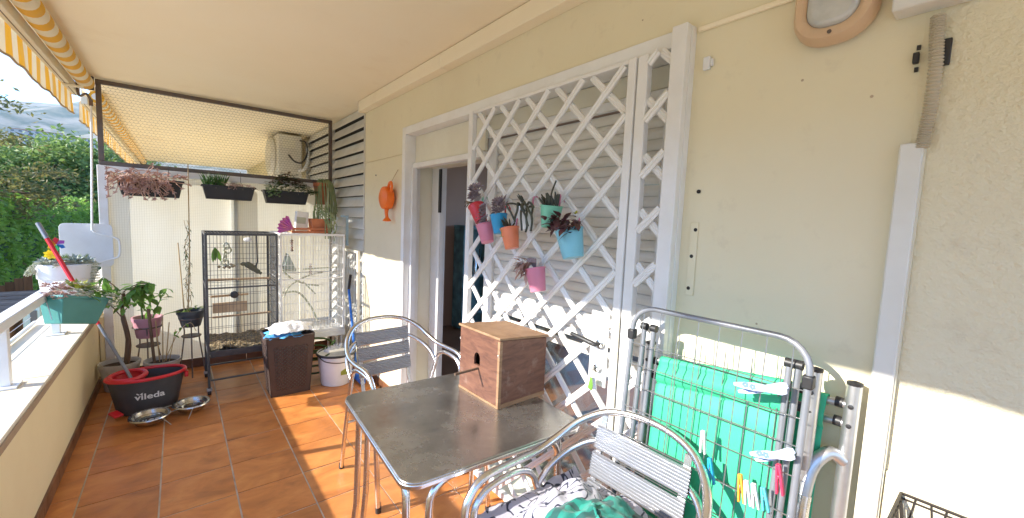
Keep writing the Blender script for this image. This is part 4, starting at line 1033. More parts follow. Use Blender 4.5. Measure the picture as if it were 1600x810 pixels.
# ------------------------------------------------------------------ folded drying rack
rk = thing('drying_rack', 'folded grey wire drying rack leaning against the green deck chairs', 'drying rack', (1.15, .55, 0))
XT, XB = 1.200, 1.10
def rkx(z): return XB+(XT-XB)*z/1.235
def fr_path(y0, y1, z0, z1, r):
    out = [(y0, z0)]
    for k in range(7):
        a = pi-pi/2*k/6; out.append((y0-r-r*cos(a) if False else y0+(y1-y0)/abs(y1-y0)*(r+r*cos(a)), z1-r+r*sin(a)))
    for k in range(7):
        a = pi/2-pi/2*k/6; out.append((y1-(y1-y0)/abs(y1-y0)*(r-r*cos(a)), z1-r+r*sin(a)))
    out.append((y1, z0)); return out
YL, YR, ZR_ = .798, .292, 1.236
MB().tube([(rkx(z), y, z) for y, z in fr_path(YL, YR, .012, ZR_, .075)], .0085, 10).build('main_frame', 'grey_tube', rk)
for k, (dy, zt_, xo) in enumerate(((-.030, 1.165, .022), (-.055, 1.16, .040))):
    for s_, yb_ in ((1, YL+dy), (-1, YR-dy)):
        MB().tube([(rkx(.02)+xo, yb_, .02), (rkx(zt_)+xo, yb_, zt_)], .0085, 10).build('wing_tube', 'grey_tube', rk)
        MB().tube([(rkx(zt_)+xo, yb_-.010, zt_+.004), (rkx(zt_)+xo, yb_+.010, zt_+.004)], .0125, 12).build('joint', 'black_plastic', rk)
for yb_ in (YL, YR): MB().box((rkx(1.14), yb_, 1.14), (.026, .024, .034)).build('joint', 'black_plastic', rk, bev=.004)
for k in range(8):
    y = YL+(YR-YL)*(k+.62)/8.25
    MB().tube([(rkx(.05)-.002, y, .05), (rkx(ZR_)-.002, y, ZR_-.0)], .0016, 5).build('wire', 'wire_steel', rk)
for k, z in enumerate((1.115, 1.045, .975, .90, .80, .70, .58, .44, .30, .16)):
    MB().tube([(rkx(z)-.0052, YL, z-.002), (rkx(z)-.0052, YR, z+.002)], .0016, 5).build('wire', 'wire_steel', rk)
    if k < 6: MB().tube([(rkx(z)+.045, YL-.03, z-.028), (rkx(z)+.045, YR+.03, z-.024)], .0016, 5).build('wire', 'wire_steel', rk)
for k in range(6):
    y = YL+(YR-YL)*(k+1)/7
    MB().tube([(rkx(.05)+.045, y, .05), (rkx(1.15)+.045, y, 1.15)], .0016, 5).build('wire', 'wire_steel', rk)

# clothes pegs on its wires
def peg_mat(n, c): mat(n, c, .4)
for n, c in (('peg_white', (.74, .70, .70)), ('peg_blue', (.02, .30, .55)), ('peg_orange', (.85, .33, .04)), ('peg_turq', (.10, .55, .58)), ('peg_red', (.62, .04, .10)), ('peg_paleblue', (.46, .52, .66)), ('peg_print', (.16, .26, .60))): peg_mat(n, c)
def peg(label, px, py, mt, L=.066, tilt=8, wd=.011):
    p = at(px, py, 0, 1.158); 
    c = thing('clothes_peg', label, 'clothes peg', p, 'pegs on the drying rack')
    R = rot('X', tilt)
    for s_ in (-1, 1):
        R2 = R @ rot('X', 3.5*s_)
        m_ = MB(); m_.box(p+R2 @ Vector((-.006, s_*.0045, 0)), (wd, .0055, L), R2); m_.build('jaw', mt, c, bev=.0015)
    MB().tube([p+R @ Vector((-.006+.007*cos(a), .0, .006+.007*sin(a))) for a in [2*pi*i/10 for i in range(10)]], .0012, 5, closed=True).build('spring', 'steel', c)
    return c
peg('white peg with pink print high on the left of the rack', 1100, 690, 'peg_white', tilt=-4)
peg('bright blue peg left of the orange one', 1112, 735, 'peg_blue', .072, tilt=-10)
peg('orange peg on the lower wire of the rack', 1159, 762, 'peg_orange', .075, tilt=-8)
peg('white peg right beside the orange one', 1169, 769, 'peg_white', .064, tilt=-9)
peg('white peg between a white and a turquoise peg', 1181, 774, 'peg_white', .064, tilt=-11)
peg('turquoise peg low on the rack, left of the red one', 1196, 779, 'peg_turq', .06, tilt=-12)
peg('red peg clipped beside the right tubes of the rack', 1219, 748, 'peg_red', .075, tilt=-8, wd=.014)
def big_peg(label, px, py, ang, L):
    p = at(px, py, 0, 1.152); c = thing('towel_peg', label, 'towel peg', p, 'large printed towel pegs')
    for s_ in (-1, 1):
        pts = []
        R = rot('X', ang)
        poly = [(-L/2, -.006), (-L/2+.012, -.011), (-L*.1, -.0085), (L*.08, -.011), (L*.30, -.009), (L/2, -.004), (L/2, .004), (L*.3, .008), (L*.08, .010), (-L*.1, .0085), (-L/2+.012, .010), (-L/2, .006)]
        M4 = Matrix.Translation(p+Vector((-.010*s_, 0, s_*.004))) @ (rot('X', ang+s_*8) @ rot('Y', 90) @ rot('Z', 90)).to_4x4()
        m_ = MB().prism(poly, .005, M4); m_.build('jaw', 'peg_paleblue', c, bev=.001)
        for (fx, fy) in ((L*.12, 0), (L*.26, .003)):
            fl_ = MB()
            for q in range(5):
                a = 2*pi*q/5; fl_.prism([(fx+.005*cos(a)+.0035*cos(b), fy+.005*sin(a)+.0035*sin(b)) for b in [2*pi*r/6 for r in range(6)]], .0012, M4 @ Matrix.Translation((0, 0, -.0014)))
            fl_.build('flower_print', 'peg_print', c, smooth=False)
    return c
big_peg('pale blue flowered towel peg, the higher of two on the rack', 1188, 607, -18, .125)
big_peg('pale blue flowered towel peg, the lower of two above the red peg', 1207, 712, -30, .105)

# ------------------------------------------------------------------ wall fittings
mat('lamp_frame', (.66, .47, .30), .4, col2=(.60, .42, .27), scale=5); mat('lamp_glass', (.55, .55, .52), .12, col2=(.45, .45, .42), scale=18, bump=.5, bscale=22, dist=.004)
lp = thing('bulkhead_lamp', 'peach framed oval bulkhead lamp at the top of the wall', 'wall lamp', (W, .357, 2.14))
LM = Matrix.Translation((W-.001, .357, 2.148)) @ Matrix.Rotation(-pi/2, 4, 'Y')
MB().prism(rrect(.285, .168, .07, 7), .03, LM).build('base', 'lamp_frame', lp, bev=.006)
MB().prism(rrect(.225, .112, .045, 7), .052, LM @ Matrix.Translation((0, 0, .006))).build('glass', 'lamp_glass', lp, bev=.014, segs=3)
vs = []; fs = []
ro_ = rrect(.300, .182, .078, 7); ri_ = rrect(.222, .110, .044, 7); n_ = len(ro_)
for i in range(n_):
    o_ = Vector((ro_[i][0], ro_[i][1], 0)); q_ = Vector((ri_[i][0], ri_[i][1], 0))
    for t, z in ((0, .012), (.06, .034), (.3, .050), (.7, .052), (.95, .046), (1, .030)): p = o_.lerp(q_, t); vs.append(LM @ Vector((p.x, p.y, z)))
for i in range(n_):
    for j in range(5): a = i*6+j; b = ((i+1) % n_)*6+j; fs.append((a, b, b+1, a+1))
MB().add(vs, fs).build('rim', 'lamp_frame', lp)
for z in (2.148-.128, 2.148+.128): MB().lathe([(.005, 0), (.005, .003)], 10, (W-.0515, .357, z), R=rot('Y', -90)).build('screw', 'dark_steel', lp)

jb = thing('junction_box', 'cream square junction box at the top right of the wall', 'junction box', (W, .17, 2.08))
MB().b2((W-.062, .103, 2.022), (W-.001, .238, 2.16)).build('box', 'white_box', jb, bev=.004)
MB().b2((W-.068, .100, 2.10), (W-.0625, .241, 2.165)).build('lid', 'white_box', jb, bev=.003)
mat('conduit_pvc', (.50, .44, .33), .5)
cd = thing('corrugated_conduit', 'ribbed grey cream conduit hanging from the junction box', 'conduit', (W-.02, .17, 1.9))
cp_ = cr_spline([at(1466, 24, 0, W-.022), at(1464, 60, 0, W-.021), at(1462, 105, 0, W-.021), at(1455, 160, 0, W-.021), at(1447, 200, 0, W-.022), at(1440, 232, 0, W-.024)], 18)
MB().tube(cp_, [.0135 if i % 2 else .0100 for i in range(len(cp_))], 12).build('conduit', 'conduit_pvc', cd)
cl = thing('conduit_clip', 'black bracket clip holding the corrugated conduit', 'bracket', (W, .165, 1.9))
q = at(1453, 88, 0, W-.004)
MB().b2((W-.012, q.y-.034, q.z-.028), (W-.001, q.y-.018, q.z+.030)).build('plate', 'black_plastic', cl, bev=.002)
MB().b2((W-.016, q.y+.017, q.z-.012), (W-.001, q.y+.028, q.z+.012)).build('plate', 'black_plastic', cl, bev=.002)
for s_ in (-.026, .024): MB().b2((W-.006, q.y-.001+.018, q.z+s_-.004), (W-.001, q.y+.024, q.z+s_+.006)).build('lug', 'black_plastic', cl)
tk = thing('cable_trunking', 'white plastic cable trunking running down the wall', 'trunking', (W, .18, .9))
MB().b2((W-.030, .158, .02), (W-.001, .199, 1.722)).build('cover', 'trunk_pvc', tk, bev=.003)
MB().b2((W-.020, .1555, .02), (W-.0015, .2015, 1.716)).build('base', 'cream_pvc', tk)
sb = thing('alarm_sensor', 'small white contact box on the wall beside the door frame', 'sensor', (W, .696, 2.04))
MB().b2((W-.016, .683, 2.02), (W-.001, .706, 2.062)).build('case', 'white_plastic', sb, bev=.004)
MB().b2((W-.014, .674, 2.03), (W-.001, .6825, 2.052)).build('cap', 'white_plastic', sb, bev=.002)
# wall-hung wire basket
mat('bronze_wire', (.05, .043, .038), .45, metal=.5)
bk = thing('wire_basket', 'dark wire basket hung on the wall at the lower right', 'basket', (W-.07, -.1, .87))
bz = .885; y0_, y1_ = .122, -.42; xb_, xf_ = W-.012, W-.16
def loop(z, inset=0): return [(xb_, y0_-inset, z), (xf_+inset, y0_-inset, z), (xf_+inset, y1_+inset, z), (xb_, y1_+inset, z)]
for z, ins_ in ((bz, 0), (bz-.012, .003), (bz-.10, .012), (bz-.19, .025)):
    m_ = MB(); L4 = loop(z, ins_)
    for a, b in zip(L4, L4[1:]+L4[:1]): m_.tube([a, b], .0036 if z == bz else .0026, 6)
    m_.build('hoop', 'bronze_wire', bk)
for k in range(22):
    y = y0_+(y1_-y0_)*k/21
    for xx, xi in ((xb_, xb_-.01), (xf_, xf_+.025)):
        dy_ = .022 if k % 2 else -.022
        MB().tube([(xx, y, bz), (xi, y+dy_, bz-.19)], .002, 5).build('upright_wire', 'bronze_wire', bk)
for k in range(7):
    x = xb_+(xf_-xb_)*k/6; MB().tube([(x, y0_, bz), (x+(.01 if k % 2 else -.01), y0_-.025, bz-.19)], .002, 5).build('upright_wire', 'bronze_wire', bk)
for k in range(6):
    x = xb_-.01+(xf_-xb_+.03)*k/5; MB().tube([(x, y0_-.025, bz-.19), (x, y1_+.025, bz-.19)], .002, 5).build('base_wire', 'bronze_wire', bk)
# orange watering can on its string
wc = thing('watering_can', 'flat orange watering can hanging on the wall beside the door', 'watering can', (W-.03, 3.24, 1.47))
MB().lathe([(.0, -.045), (.06, -.043), (.088, -.03), (.094, 0), (.088, .03), (.06, .043), (.0, .045)], 26, (W-.055, 3.225, 1.652), sy=.95, R=rot('Y', 90) @ rot('Z', 0), close=False).build('body', 'orange_plastic', wc)
MB().tube(cr_spline([(W-.05, 3.205, 1.725), (W-.05, 3.185, 1.765), (W-.05, 3.15, 1.772), (W-.05, 3.135, 1.74), (W-.05, 3.15, 1.70)]), .011, 8).build('handle', 'orange_plastic', wc)
MB().tube([(W-.052, 3.225, 1.585), (W-.052, 3.232, 1.53), (W-.052, 3.22, 1.495)], [.020, .014, .013], 10).build('spout', 'orange_plastic', wc)
MB().lathe([(.014, .03), (.034, .004), (.036, 0), (.0, -.006)], 16, (W-.052, 3.218, 1.468)).build('rose', 'orange_plastic', wc)
MB().tube([(W-.05, 3.15, 1.772), (W-.006, 3.125, 1.875)], .002, 5).build('string', 'cane', wc); MB().tube([(W-.05, 3.15, 1.772), (W-.006, 3.12, 1.875)], .002, 5).build('string', 'cane', wc)
# ------------------------------------------------------------------ bird cages on wheeled stands
def cage(name, label, x0, x1, y0, y1, z0, z1, mt, stand_z, tilt=0, wheels=True, nx=26, wr_=.0015):
    c = thing(name, label, 'bird cage', ((x0+x1)/2, (y0+y1)/2, 0), 'bird cages by the end screen')
    e = .0088
    for x in (x0, x1):
        for y in (y0, y1):
            MB().b2((x-e, y-e, .055 if wheels else stand_z), (x+e, y+e, z1)).build('corner_post', mt, c, bev=.002)
            if wheels:
                w_ = MB().tube([(x-.012, y, .024), (x+.012, y, .024)], .024, 14).build('castor', 'black_plastic', c)
                MB().b2((x-.017, y-.02, .03), (x+.017, y+.016, .056)).build('fork', 'wire_steel', w_, bev=.003)
    def ring(z, h, nm):
        for a, b in (((x0+e, y0-e*.8, z), (x1-e, y0+e*.8, z+h)), ((x0+e, y1-e*.8, z), (x1-e, y1+e*.8, z+h)), ((x0-e*.8, y0+e, z), (x0+e*.8, y1-e, z+h)), ((x1-e*.8, y0+e, z), (x1+e*.8, y1-e, z+h))):
            MB().b2(a, b).build(nm, mt, c, bev=.0015)
    ring(z1-.02, .02, 'top_rail'); ring(z0, .022, 'base_rail'); ring((z0+z1)/2+.04, .012, 'middle_rail')
    def grille(p0, du, L, nm, n_):
        m_ = MB(); p0 = Vector(p0); du = Vector(du)
        for k in range(n_+1):
            q = p0+du*(L*k/n_); m_.tube([(q.x, q.y, z0+.02), (q.x, q.y, z1-.02)], wr_, 4, cap=False)
        for k in range(1, 10):
            z = z0+.02+(z1-z0-.04)*k/10; m_.tube([(p0.x, p0.y, z), tuple((p0+du*L))[:2]+(z,)], wr_*1.25, 4, cap=False)
        m_.build(nm, mt, c, smooth=False)
    nyd = max(8, int(nx*(y1-y0)/(x1-x0)))
    grille((x0, y0, 0), (1, 0, 0), x1-x0, 'front_grille', nx); grille((x0, y1, 0), (1, 0, 0), x1-x0, 'back_grille', nx)
    grille((x0, y0, 0), (0, 1, 0), y1-y0, 'side_grille', nyd); grille((x1, y0, 0), (0, 1, 0), y1-y0, 'side_grille', nyd)
    m_ = MB()
    for k in range(nx+1): x = x0+(x1-x0)*k/nx; m_.tube([(x, y0, z1-.006), (x, y1, z1-.006)], wr_, 4, cap=False)
    m_.build('top_grille', mt, c, smooth=False)
    return c
CG = (.165, .655, 4.02, 4.50)
c1 = cage('black_bird_cage', 'tall black wire bird cage with litter tray on castors', .165, .655, 4.02, 4.48, .335, 1.318, 'black_cage', .3, nx=20)
MB().b2((.178, 4.03, .30), (.642, 4.47, .333)).build('tray', 'black_cage', c1, bev=.004)
vs = []; fs = []; n_ = 26
random.seed(4)
for i in range(n_+1):
    for j in range(n_+1):
        x = .182+.456*i/n_; y = 4.034+.432*j/n_; vs.append((x, y, .365+.03*noise.noise((x*9, y*9, 2))+.022*noise.noise((x*31, y*31, 7))+.02*j/n_))
for i in range(n_):
    for j in range(n_): a = i*(n_+1)+j; fs.append((a, a+n_+1, a+n_+2, a+1))
lt = MB().add(vs, fs).build('litter', 'litter', c1)
m_ = MB()
for k in range(420):
    x, y = R1(.19, .63), R1(4.04, 4.46); a = R1(0, 6.28); z = .372+R1(0, .025)
    m_.tube([(x, y, z), (x+.03*cos(a), y+.03*sin(a), z+R1(-.008, .016))], .0012, 3, cap=False)
tag(m_.build('straw', 'cane', c1, smooth=False), kind='stuff')
MB().b2((.176, 4.035, .105), (.644, 4.05, .117)).build('stand_rail', 'black_cage', c1); MB().b2((.176, 4.45, .105), (.644, 4.465, .117)).build('stand_rail', 'black_cage', c1)
MB().b2((.176, 4.0505, .106), (.188, 4.4495, .114)).build('stand_rail', 'black_cage', c1); MB().b2((.632, 4.0505, .106), (.644, 4.4495, .114)).build('stand_rail', 'black_cage', c1)
for (a, b) in (((.19, 4.06, .80), (.46, 4.2, .78)), ((.2, 4.1, .62), (.63, 4.16, .61)), ((.18, 4.2, .92), (.64, 4.22, .91))):
    MB().tube([a, b], .009, 8).build('perch', 'perch_wood', c1)
MB().b2((.2, 4.06, .66), (.44, 4.075, .745)).build('nest_board', 'perch_wood', c1, bev=.003)
MB().lathe([(.0, -.02), (.028, -.016), (.03, 0), (.028, .016), (.0, .02)], 14, (.345, 4.005, .815), R=rot('X', 90), close=False).build('latch_knob', 'black_plastic', c1)
# toys and greens in the cage
ty = thing('rope_toy', 'grey ring toy hanging in the upper left of the black cage', 'bird toy', (.31, 4.2, 1.05))
MB().tube([(.31, 4.2, 1.29), (.31, 4.2, 1.20)], .002, 5).build('chain', 'wire_steel', ty)
for k in range(5):
    a = R1(0, 3); p = Vector((.31+R1(-.012, .012), 4.2, 1.20-.035*k))
    MB().tube([p+Vector((.026*cos(b)*cos(a), .026*cos(b)*sin(a), .026*sin(b))) for b in [2*pi*i/14 for i in range(14)]], .0065, 6, closed=True).build('ring', 'succ_pale', ty)
for k in range(9):
    p = Vector((.31+R1(-.05, .05), 4.2+R1(-.03, .03), 1.03+R1(-.015, .015))); MB().lathe([(0, -.014), (.016, 0), (0, .014)], 8, p, close=False).build('bead', 'steel', ty)
sw = thing('bird_swing', 'olive cloth perch swing hanging in the black cage', 'bird swing', (.52, 4.2, .99))
MB().tube([(.53, 4.2, 1.295), (.535, 4.2, 1.06), (.515, 4.2, 1.0)], [.006, .006, .009], 6).build('strap', 'black_plastic', sw)
mat('olive_cloth', (.12, .12, .08), .9, bump=.2, bscale=150); mat('pale_feather', (.45, .47, .40), .8)
bt = MB(); bt.tube(cr_spline([(.41, 4.2, 1.045), (.455, 4.2, 1.04), (.50, 4.2, 1.01), (.535, 4.2, .975), (.565, 4.2, .955)], 4), [.006]+[.016]*3+[.026]*6+[.020]*4+[.012]*3, 8); bt.build('cloth', 'olive_cloth', sw)
lw_ = MB()
for k in range(5): lw_.leaf((.225, 4.05, 1.20), (R1(-.4, .4), R1(-.5, .1), -1), (0, -1, 0), R1(.08, .13), .035, .1)
tag(lw_.build('lettuce', 'leaf_green'), 'bright green leaf clipped inside the black cage front', 'leaf')
fh = MB(); fh.lathe([(.002, 0), (.03, .01), (.034, .025), (.02, .035)], 10, (.47, 4.24, 1.235), R=rot('X', 20)); tag(fh.build('paper_puff', 'white_plastic'), 'small white paper puff hanging at the top of the black cage', 'bird toy')

c2 = cage('white_bird_cage', 'white wire bird cage beside the louvre wall', .705, 1.245, 4.12, 4.60, .385, 1.318, 'white_cage', .385, wheels=False, nx=20, wr_=.0022)
MB().b2((.69, 4.105, .325), (1.26, 4.615, .384)).build('tray', 'white_cage', c2, bev=.006)
for x in (.72, 1.23):
    for y in (4.14, 4.58): MB().tube([(x, y, 0), (x, y, .324)], .011, 8).build('stand_leg', 'white_cage', c2)
for (P_, r) in (([(.72, 4.2, 1.00), (.80, 4.25, .90), (.93, 4.28, .83), (1.06, 4.3, .80)], .008), ([(.74, 4.22, .72), (.80, 4.25, .82), (.95, 4.28, .90), (1.10, 4.3, .93)], .007), ([(.72, 4.2, .77), (.86, 4.22, .76), (.97, 4.24, .62), (1.04, 4.25, .46)], .009), ([(.90, 4.2, .98), (1.22, 4.2, .99)], .006), ([(.9, 4.2, .86), (1.02, 4.25, .73)], .007)):
    MB().tube(cr_spline(P_, 6) if len(P_) > 2 else P_, r, 7).build('rope_perch', 'succ_pale', c2)
bt2 = thing('bird_tent', 'grey green cloth tent hanging in the white cage', 'bird tent', (.80, 4.3, .96))
MB().add([(.75, 4.25, .98), (.85, 4.25, .98), (.85, 4.38, .98), (.75, 4.38, .98), (.79, 4.25, 1.12), (.79, 4.38, 1.12)], [(0, 1, 4), (3, 5, 2), (0, 4, 5, 3), (1, 2, 5, 4)]).build('tent_cloth', 'succ_grey', bt2, smooth=False)
MB().b2((.745, 4.25, .955), (.855, 4.38, .979)).build('tent_floor', 'pale_feather', bt2, bev=.004)
for (x, y, z, lb) in ((.97, 4.22, 1.02, 'striped bead toy hanging in the middle of the white cage'), (.80, 4.16, 1.25, 'thin wire ring toy near the top of the white cage')):
    t3 = thing('hanging_toy', lb, 'bird toy', (x, y, z-.1), 'toys in the white cage')
    MB().tube([(x, y, 1.30), (x, y, z)], .002, 5).build('cord', 'cane', t3)
    for k in range(5): MB().lathe([(.004, -.011), (.013, 0), (.004, .011)], 8, (x, y, z-.022*k)).build('bead', 'succ_pink' if k % 2 else 'bark', t3)
# things on the white cage
MB()
tr_ = thing('wooden_tray', 'shallow wooden crate on top of the white cage', 'crate', (.96, 4.3, 1.32))
a0, a1, b0, b1 = .80, 1.14, 4.16, 4.36
for (lo, hi) in (((a0, b0, 1.320), (a1, b0+.01, 1.340)), ((a0, b0, 1.350), (a1, b0+.01, 1.368)), ((a0, b1-.01, 1.320), (a1, b1, 1.340)), ((a0, b1-.01, 1.350), (a1, b1, 1.368))): MB().b2(lo, hi).build('slat', 'terracotta', tr_, bev=.001)
for x in (a0+.004, a1-.03):
    for y in (b0+.011, b1-.031): MB().b2((x, y, 1.319), (x+.026, y+.02, 1.37)).build('corner_block', 'perch_wood', tr_, bev=.001)
MB().b2((a0+.005, b0+.035, 1.322), (a1-.005, b1-.035, 1.329)).build('bottom_slat', 'perch_wood', tr_)
mat('fan_purple', (.38, .06, .34), .5, col2=(.55, .20, .20), scale=14)
fn = thing('paper_fan', 'small purple scalloped paper fan standing on the white cage', 'fan', (.79, 4.2, 1.34))
m_ = MB(); cpt = Vector((.815, 4.15, 1.355)); K = 12
vs = [cpt]+[cpt+Vector((-.135*cos(a)*(1 if k % 2 else .9), (.006 if k % 2 else -.006), .135*sin(a)*(1 if k % 2 else .9))) for k, a in enumerate([radians(-18+88*i/K) for i in range(K+1)])]
o = m_.add(vs, [(0, i+1, i+2) for i in range(K)]).build('blade', 'fan_purple', fn, smooth=False); md = o.modifiers.new('thick', 'SOLIDIFY'); md.thickness = .002
gb = thing('seed_box', 'pale grey carton standing in the crate on the white cage', 'carton', (.90, 4.27, 1.33))
MB().box((.90, 4.26, 1.425), (.105, .05, .185), rot('Y', 5) @ rot('Z', 8)).build('carton', 'white_box', gb, bev=.002)
MB().box((.895, 4.233, 1.435), (.08, .002, .06), rot('Y', 5) @ rot('Z', 8)).build('printed_panel', 'succ_pale', gb)
tp = thing('terracotta_trough', 'square terracotta pot with trailing stems in the crate on the white cage', 'plant pot', (1.05, 4.27, 1.33))
m_ = MB(); 
def trough(m_, c, wt, dt, wb, db, h, t=.006):
    x, y, z = c
    R_ = lambda w_, d, zz: [(x-w_/2, y-d/2, zz), (x+w_/2, y-d/2, zz), (x+w_/2, y+d/2, zz), (x-w_/2, y+d/2, zz)]
    vs = R_(wb, db, z)+R_(wt, dt, z+h)+R_(wt-2*t, dt-2*t, z+h)+R_(wb-2*t, db-2*t, z+t)
    fs = [(3, 2, 1, 0)]+[(k, (k+1) % 4, 4+(k+1) % 4, 4+k) for k in range(4)]+[(4+k, 4+(k+1) % 4, 8+(k+1) % 4, 8+k) for k in range(4)]+[(8+k, 8+(k+1) % 4, 12+(k+1) % 4, 12+k) for k in range(4)]+[(12, 13, 14, 15)]
    m_.add(vs, fs); return m_
trough(MB(), (1.055, 4.26, 1.331), .165, .14, .14, .12, .125).build('pot', 'terracotta', tp, bev=.004)
MB().b2((.985, 4.205, 1.42), (1.125, 4.315, 1.44)).build('soil', 'soil', tp)
m_ = MB(); random.seed(12)
for k in range(15):
    x = R1(1.0, 1.12); p0 = Vector((x, 4.25, 1.44)); e_ = Vector((1.1+R1(-.02, .10), 4.16, 1.34-R1(-.05, .10)))
    m_.tube(cr_spline([p0, p0+Vector((R1(-.01, .03), -.02, .08+R1(0, .08))), e_+Vector((0, 0, .1)), e_], 4), .0045, 5)
m_.build('trailing_stem', 'cactus_strand', tp)

# ------------------------------------------------------------------ hamper with towel, bucket, hose, broom
hp = thing('laundry_hamper', 'dark brown perforated plastic laundry hamper in front of the cages', 'hamper', (.70, 3.86, 0))
mat('hamper_brown', (.055, .035, .03), .5, col2=(.07, .045, .038), scale=10, bump=.2, bscale=60)
hc = Vector((.697, 3.815, 0)); wb_, db_, wt_, dt_, hh = .29, .25, .355, .31, .495
def hp_pt(u, v, t):  # u,v in -1..1 on outline
    return Vector((hc.x+u*((wb_+(wt_-wb_)*t)/2), hc.y+v*((db_+(dt_-db_)*t)/2), hh*t))
# solid frame pieces round a field of diamond lattice strips on each side
m_ = MB()
for (s0, s1) in (((-1, -1), (1, -1)), ((1, -1), (1, 1)), ((1, 1), (-1, 1)), ((-1, 1), (-1, -1))):
    def P_(q, t, out=0):
        p = hp_pt(s0[0]+(s1[0]-s0[0])*q, s0[1]+(s1[1]-s0[1])*q, t); nrm = Vector((s1[1]-s0[1], -(s1[0]-s0[0]), 0)).normalized(); return p+nrm*out
    def slab(q0, q1, t0, t1, o_=.0):
        vs = [P_(q0, t0, o_), P_(q1, t0, o_), P_(q1, t1, o_), P_(q0, t1, o_), P_(q0, t0, o_-.005), P_(q1, t0, o_-.005), P_(q1, t1, o_-.005), P_(q0, t1, o_-.005)]
        m_.add(vs, [(0, 1, 2, 3), (7, 6, 5, 4), (0, 4, 5, 1), (1, 5, 6, 2), (2, 6, 7, 3), (3, 7, 4, 0)])
    slab(0, 1, 0, .10); slab(0, 1, .84, 1); slab(0, .13, .10, .84); slab(.87, 1, .10, .84)
    NX, NZ = 8, 12
    def diag(sgn):
        for k in range(-NZ, NX+NZ+1):
            segs = []
            q0, q1 = .13, .87; dq = (q1-q0)/NX; dt_2 = .74/NZ
            for a in range(NZ):
                qa = k+(a if sgn > 0 else -a); qb = qa+sgn
                if 0 <= qa <= NX and 0 <= qb <= NX:
                    o_ = .001 if (a+k) % 2 else -.002
                    A_ = P_(q0+qa*dq, .10+a*dt_2, o_); B_ = P_(q0+qb*dq, .10+(a+1)*dt_2, -.001-o_)
                    m_.bar(A_, B_, .004, .0105 if True else 0, up=(P_(.5, .5, 1)-P_(.5, .5, 0)).cross(B_-A_))
    diag(1); diag(-1)
m_.build('basket_body', 'hamper_brown', hp, smooth=False)
rim = [(hp_pt(a/abs(a) if False else x_, y_, 1)) for x_, y_ in rrect(2, 2, .25, 4)]
MB().tube(rim, .010, 6, closed=True).build('rim', 'hamper_brown', hp)
MB().b2((hc.x-wb_/2+.004, hc.y-db_/2+.004, .004), (hc.x+wb_/2-.004, hc.y+db_/2-.004, .012)).build('bottom', 'hamper_brown', hp)
tag(MB().b2((hc.x-.13, hc.y-.11, .013), (hc.x+.13, hc.y+.11, .46)).build('laundry', 'grey_cloth', None, bev=.04, segs=3), 'dark laundry filling the brown hamper', 'laundry')
mat('towel_white', (.72, .72, .74), .95, bump=.6, bscale=260, dist=.003); mat('towel_blue', (.10, .38, .72), .95, bump=.5, bscale=200)
heap('white_towel', None, 'towel_white', (hc.x+.015, hc.y-.02, .525), (.165, .13), .05, 11.3, .018, n=40)
tag(bpy.data.objects['white_towel'], 'white towel folded on top of the brown hamper', 'towel')
heap('blue_cloth', None, 'towel_blue', (hc.x-.04, hc.y-.05, .492), (.13, .115), .035, 4.4, .012, n=30)
tag(bpy.data.objects['blue_cloth'], 'light blue cloth under the white towel on the hamper', 'cloth')
wb = thing('cleaning_bucket', 'white plastic bucket with black rim behind the far chair', 'bucket', (1.07, 3.78, 0))
bc = (1.075, 3.76, 0)
MB().lathe([(.12, 0), (.125, .004), (.155, .285), (.150, .285), (.118, .008), (.001, .008)], 28, bc).build('body', 'white_plastic', wb)
MB().tube([(bc[0]+.157*cos(a), bc[1]+.157*sin(a), .275) for a in [2*pi*i/30 for i in range(30)]], .011, 8, closed=True).build('rim', 'black_plastic', wb)
MB().tube(cr_spline([(bc[0]-.155, bc[1], .27), (bc[0]-.12, bc[1]-.12, .24), (bc[0], bc[1]-.17, .225), (bc[0]+.12, bc[1]-.12, .24), (bc[0]+.155, bc[1], .27)]), .004, 6).build('handle', 'black_plastic', wb)
MB().box((bc[0]+.03, bc[1]-.1385, .13), (.06, .003, .05), rot('X', -6)).build('label', 'leaf_yellow', wb)
br = thing('scrub_brush', 'white bristle brush head resting in the white bucket', 'brush', (bc[0], bc[1], .29))
MB().box((bc[0]-.02, bc[1]-.02, .30), (.18, .07, .025), rot('Z', 25) @ rot('Y', 8)).build('head', 'white_plastic', br, bev=.008)
m_ = MB(); 
for k in range(90):
    p = rot('Z', 25) @ Vector((R1(-.08, .08), R1(-.03, .03), 0)); m_.tube([(bc[0]-.02+p.x, bc[1]-.02+p.y, .31), (bc[0]-.02+p.x*1.1, bc[1]-.02+p.y*1.2, .345)], .002, 3, cap=False)
m_.build('bristles', 'white_plastic', br, smooth=False)
hs_ = thing('garden_hose', 'coiled dark green hose on the floor behind the hamper', 'hose', (.96, 3.95, 0))
pts = [(.97+.15*cos(a)+.01*sin(a*2.3), 3.98+.09*sin(a), .015+.011*a+.10*(.5+.5*sin(a))) for a in [i*2*pi/22 for i in range(22*4)]]
MB().tube(pts, .0095, 8).build('coil', 'leaf_dark', hs_)
bp_ = thing('blue_broom', 'bright blue broom handle leaning by the white cage', 'broom', (1.22, 4.05, 0))
MB().tube([at(560, 612, 0, 1.24), at(545, 452, 0, 1.30)], .012, 10).build('handle', 'blue_plastic', bp_)
q1, q2 = at(545, 452, 0, 1.30), at(548, 430, 0, 1.305); MB().tube([q1, q2], .013, 10).build('grip', 'black_plastic', bp_)
q = at(560, 612, 0, 1.24); MB().box((q.x, q.y, .05), (.05, .25, .07)).build('head', 'blue_plastic', bp_, bev=.01)
